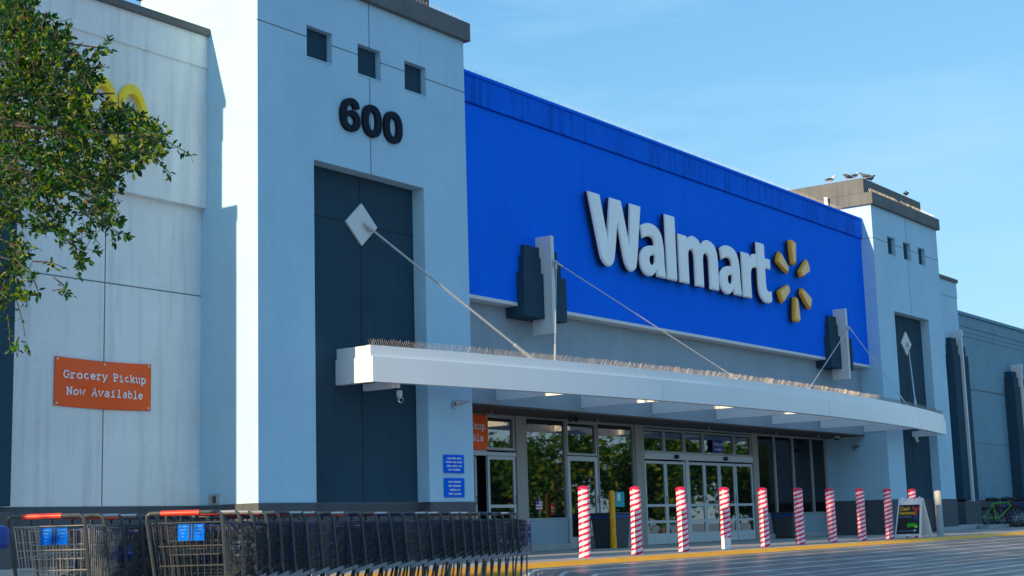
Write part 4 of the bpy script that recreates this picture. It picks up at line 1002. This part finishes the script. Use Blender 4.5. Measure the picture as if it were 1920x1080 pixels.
def crumple(name, label, cat, p, r, m_, seed):
    rq = random.Random(seed); b = MB(); n = 9
    for i in range(n):
        th = math.pi*i/(n-1)
        b.v += [(p[0]+r*math.sin(th)*math.cos(a)*q, p[1]+r*math.sin(th)*math.sin(a)*q*.8, p[2]-r*.7*math.cos(th)*q) for a in [2*math.pi*k/12 for k in range(12)] for q in [rq.uniform(.72, 1.15)]]
    b.f = [(i*12+k, i*12+(k+1) % 12, (i+1)*12+(k+1) % 12, (i+1)*12+k) for i in range(n-1) for k in range(12)]; b.m = [0]*len(b.f)
    t = thing(name, label, cat, (p[0], p[1], p[2]-r*.7)); build('bag', b, m_, t); return t
crumple('plastic_bag', 'crumpled blue plastic bag inside the second cart of the short row', 'bag', (-8.02, -6.72, .83), .10, CBLUE, 3)
crumple('plastic_bag', 'crumpled pale plastic bag inside a cart near the start of the long row', 'bag', (-7.05, -7.02, .84), .11, PALE, 5)
# edge of a further cart at the very left
t = thing('rider_cart', 'blue-topped rider cart cut off by the left edge of the picture', 'rider cart', (-9.97, -7.80, ZG))
build('basket', MB().prism([(-.25, .60), (.16, .60), (.22, .98), (-.25, .98)], -.25, .25, 'y'), BLACK, t, local=True, bevel=.02) if False else None
build('seat_back', MB().box(-.25, .07, -.22, .22, .78, .93), CBLUE, t, local=True, bevel=.04)
build('column', MB().box(-.22, -.06, -.18, .18, .30, .779), BLACK, t, local=True, bevel=.03)
w_ = MB().tube([(-.18, -.03, .30), (-.18, .03, .30)], .30, 20); build('wheel', w_, TYRE, t, local=True)

# ================================================================== TREES
def leaf(mb, p, d, n_, ln, wd, mi):
    d = d.normalized(); s = d.cross(n_)
    if s.length < 1e-3: s = d.orthogonal()
    s.normalize(); n2_ = s.cross(d)
    a = p; b = p+d*ln; m1 = p+d*ln*.35; m2 = p+d*ln*.7
    mb.add([a, m1+s*wd/2+n2_*wd*.18, m2+s*wd*.42+n2_*wd*.12, b, m2-s*wd*.42+n2_*wd*.12, m1-s*wd/2+n2_*wd*.18, m1, m2],
           [(0, 1, 6), (1, 2, 7, 6), (2, 3, 7), (3, 4, 7), (4, 5, 6, 7), (5, 0, 6)], mi)
def rv(rnd): 
    while True:
        v = Vector((rnd.uniform(-1, 1), rnd.uniform(-1, 1), rnd.uniform(-1, 1)))
        if .05 < v.length < 1: return v.normalized()
def twig(lf, tw, p, d, ln, nl, rnd, size):
    q = p+d*ln; tw.tube([p, p+d*ln*.5+rv(rnd)*ln*.06, q], [.0028, .002, .001], 3, cap=False)
    for k in range(nl):
        u = rnd.uniform(.15, .8) if k % 3 == 0 else rnd.uniform(.82, 1.0); o = p+d*ln*u; dd = (d*rnd.uniform(.25, .8)+rv(rnd)*.8+Vector((0, 0, .2))).normalized()
        lt = 25 if math.sin(p.x*5+p.z*4) > .2 else 7; mi = rnd.choices((0, 1, 2, 3), (48, 38, lt, 1))[0]  # some clumps get more light leaves, painted as if sunlit
        s_ = size*rnd.uniform(.7, 1.25)
        leaf(lf, o, dd, rv(rnd), s_, s_*.40, mi)
def in_poly(x, y, P):
    r = False; j = len(P)-1
    for i in range(len(P)):
        if (P[i][1] > y) != (P[j][1] > y) and x < (P[j][0]-P[i][0])*(y-P[i][1])/(P[j][1]-P[i][1])+P[i][0]: r = not r
        j = i
    return r
rnd = random.Random(21)
TB = Vector((-12.9, -6.3, .1))
t = thing('parking_lot_tree', 'leafy green tree reaching into the top left of the picture', 'tree', TB)
trunk = MB()
trunk.tube([TB, TB+Vector((.05, -.05, 1.0)), TB+Vector((.2, -.1, 2.0)), TB+Vector((.55, -.25, 3.0)), TB+Vector((.9, -.4, 4.2)), TB+Vector((1.0, -.5, 5.6))], [.24, .19, .17, .14, .10, .05], 10)
lf = MB(); tw = MB()
MASS = [(-30, -20), (45, -5), (60, 25), (110, 40), (125, 80), (150, 100), (176, 120), (166, 168), (212, 196), (234, 204), (248, 232), (290, 236), (312, 245), (298, 262), (280, 292), (230, 315), (212, 350), (210, 430), (165, 460), (150, 500), (118, 455), (85, 430), (55, 450), (40, 560), (-30, 600)]
def limb(pts, r0, r1):
    P = [Vector(p) for p in pts]; n = len(P); trunk.tube(P, [r0+(r1-r0)*i/(n-1) for i in range(n)], 6)
    return P
base = TB+Vector((.4, -.2, 2.6))
B = []
for (u, v, dp) in ((215, 175, 9.3), (300, 255, 9.2), (200, 380, 9.4), (110, 60, 9.8), (60, 470, 9.3), (150, 260, 8.8), (40, 210, 9.9), (190, 90, 9.7)):
    e = at(u, v, dp); s0 = base+Vector((0, 0, rnd.uniform(-.2, .9)))
    mid1 = s0.lerp(e, .35)+Vector((0, 0, .35)); mid2 = s0.lerp(e, .7)+Vector((0, 0, .25))+rv(rnd)*.1
    B.append(limb([s0, mid1, mid2, e], .03, .005))
cnt = 0
while cnt < 1250:
    u, v = rnd.uniform(-30, 330), rnd.uniform(-20, 600)
    if not in_poly(u, v, MASS): continue
    dp = rnd.uniform(8.5, 10.6); p = at(u, v, dp)
    # clumps: thin out by a cheap lattice so that gaps show
    if v > 345 and rnd.random() < .45: continue
    hsh = math.sin(u*.045+1.3*math.sin(v*.031))*math.sin(v*.052+1.1)
    if hsh < -.42 and rnd.random() < .8: continue
    d = (rv(rnd)+Vector((.35, -.15, -.25))).normalized()
    twig(lf, tw, p-d*.10, d, rnd.uniform(.12, .24), rnd.randint(11, 17), rnd, .045)
    cnt += 1
# hanging outer sprigs that make the outline
SP = [((250, 240), (362, 293), 26), ((255, 260), (322, 330), 16), ((225, 232), (312, 235), 16), ((100, 520), (135, 558), 8), ((30, 470), (52, 572), 12), ((30, 560), (48, 632), 3), ((35, 632), (30, 662), 9), ((40, 640), (55, 655), 3), ((160, 125), (205, 75), 22), ((170, 110), (216, 95), 16), ((165, 130), (205, 128), 10), ((60, 490), (128, 505), 8), ((130, 440), (150, 498), 16), ((190, 390), (215, 455), 16), ((20, 20), (60, -5), 10), ((236, 205), (290, 232), 8), ((95, 70), (130, 62), 14), ((60, 520), (75, 560), 7), ((100, 545), (130, 552), 6), ((15, 590), (20, 655), 8)]
for (a, b, nl) in SP:
    dp = rnd.uniform(8.8, 9.6); p = at(*a, dp); q = at(*b, dp+rnd.uniform(-.15, .15)); d = q-p; ln = d.length; d.normalize()
    m1_ = p+d*ln*.5+Vector((0, 0, .02)); tw.tube([p, m1_, q], [.005, .004, .002], 4, cap=False)
    for k in range(int(nl*1.5)):
        u = rnd.uniform(.25, 1.0); o = p+d*ln*u; dd = (d*rnd.uniform(.3, 1.0)+rv(rnd)*.8).normalized(); s_ = .046*rnd.uniform(.7, 1.2)
        leaf(lf, o+rv(rnd)*.015, dd, rv(rnd), s_, s_*.40, rnd.choices((0, 1, 2), (45, 40, 15))[0])
# the rest of the crown, left of the picture
cc = Vector((-12.3, -6.5, 4.3)); k = 0
while k < 120:
    v = rv(rnd)*rnd.uniform(.45, 1.0)**.5; p = cc+Vector((v.x*2.7, v.y*2.6, v.z*2.3))
    q = px(p)
    if q[2] > .3 and q[0] > -40 and -60 < q[1] < 1200: continue
    twig(lf, tw, p, rv(rnd), rnd.uniform(.2, .4), rnd.randint(8, 12), rnd, .085); k += 1
for a in range(7):
    e = cc+Vector((1.7*math.cos(a*.9+2), 1.7*math.sin(a*.9+2), rnd.uniform(-.8, 1.6)))
    if px(e)[0] < -60 or px(e)[2] < .3: limb([TB+Vector((.4, -.2, 2.4)), (TB+Vector((.5, -.2, 3.0))).lerp(e, .5)+Vector((0, 0, .3)), e], .06, .012)
build('trunk', trunk, BARK, t, smooth=True)
build('twigs', tw, BARK, t)
build('crown', lf, LEAF, t)

def small_tree(base, cr, rz_, zc, n, size, seed, label, group, reuse=None):
    t = thing('lot_tree', label, 'tree', base, rnd.uniform(0, 6), group)
    if reuse is not None:
        for ch in reuse.children: c = ch.copy(); C.objects.link(c); c.parent = t
        return t
    r_ = random.Random(seed); lf_ = MB(); tk = MB()
    tk.tube([(0, 0, 0), (.05, 0, zc*.4), (.1, .1, zc*.8), (.1, .1, zc)], [.17, .13, .1, .05], 8)
    for k in range(9):
        a = r_.uniform(0, 6.28); e = Vector((cr*.7*math.cos(a), cr*.7*math.sin(a), zc+r_.uniform(-.5, .8)*rz_)); s0 = Vector((.05, 0, zc*r_.uniform(.4, .7))); tk.tube([s0, s0.lerp(e, .5)+Vector((0, 0, .3)), e], [.06, .04, .015], 5)
    cl = [rv(r_)*r_.uniform(.3, 1)**.5 for _ in range(34)]
    for k in range(n):
        c = r_.choice(cl); v = c*.8+rv(r_)*r_.uniform(0, .38)
        p = Vector((v.x*cr, v.y*cr, zc+v.z*rz_)); s_ = size*r_.uniform(.6, 1.3)
        leaf(lf_, p, rv(r_), rv(r_), s_, s_*.45, r_.choices((0, 1, 2), (40, 42, 18))[0])
    build('trunk', tk, BARK, t, local=True, smooth=True); build('crown', lf_, LEAF, t, local=True)
    return t
# tall tree left of the store: its crown dapples the kerb
small_tree((-16, -.95, .1), .95, 1.3, 8.9, 620, .30, 5, 'slender tall tree out of sight left of the store that dapples the kerb', None)
small_tree((-19, -4.8, .1), 2.2, 3.5, 6.5, 4200, .24, 6, 'round tree out of sight left of the carts that shades the drive lane', None)
small_tree((-12.6, -.75, .1), .95, 1.7, 4.5, 2200, .22, 8, 'small tree out of sight by the left pilaster that shades the sidewalk', None)
# trees across the parking lot, seen in the storefront glass
GT = 'parking lot trees mirrored in the storefront glass'
t0 = small_tree((36, -15.5, .1), 2.8, 2.6, 3.0, 3600, .30, 9, 'broad green tree across the lot mirrored in the glass', GT)
for i, (x, y) in enumerate(((41, -13.5), (39, -20), (45, -17), (49, -13), (44, -24), (52, -20), (33, -20.5), (57, -17), (54, -12), (36, -25), (48, -29), (62, -14))):
    small_tree((x, y, .1), 0, 0, 0, 0, 0, 0, 'broad green tree across the lot mirrored in the glass', GT, reuse=t0)
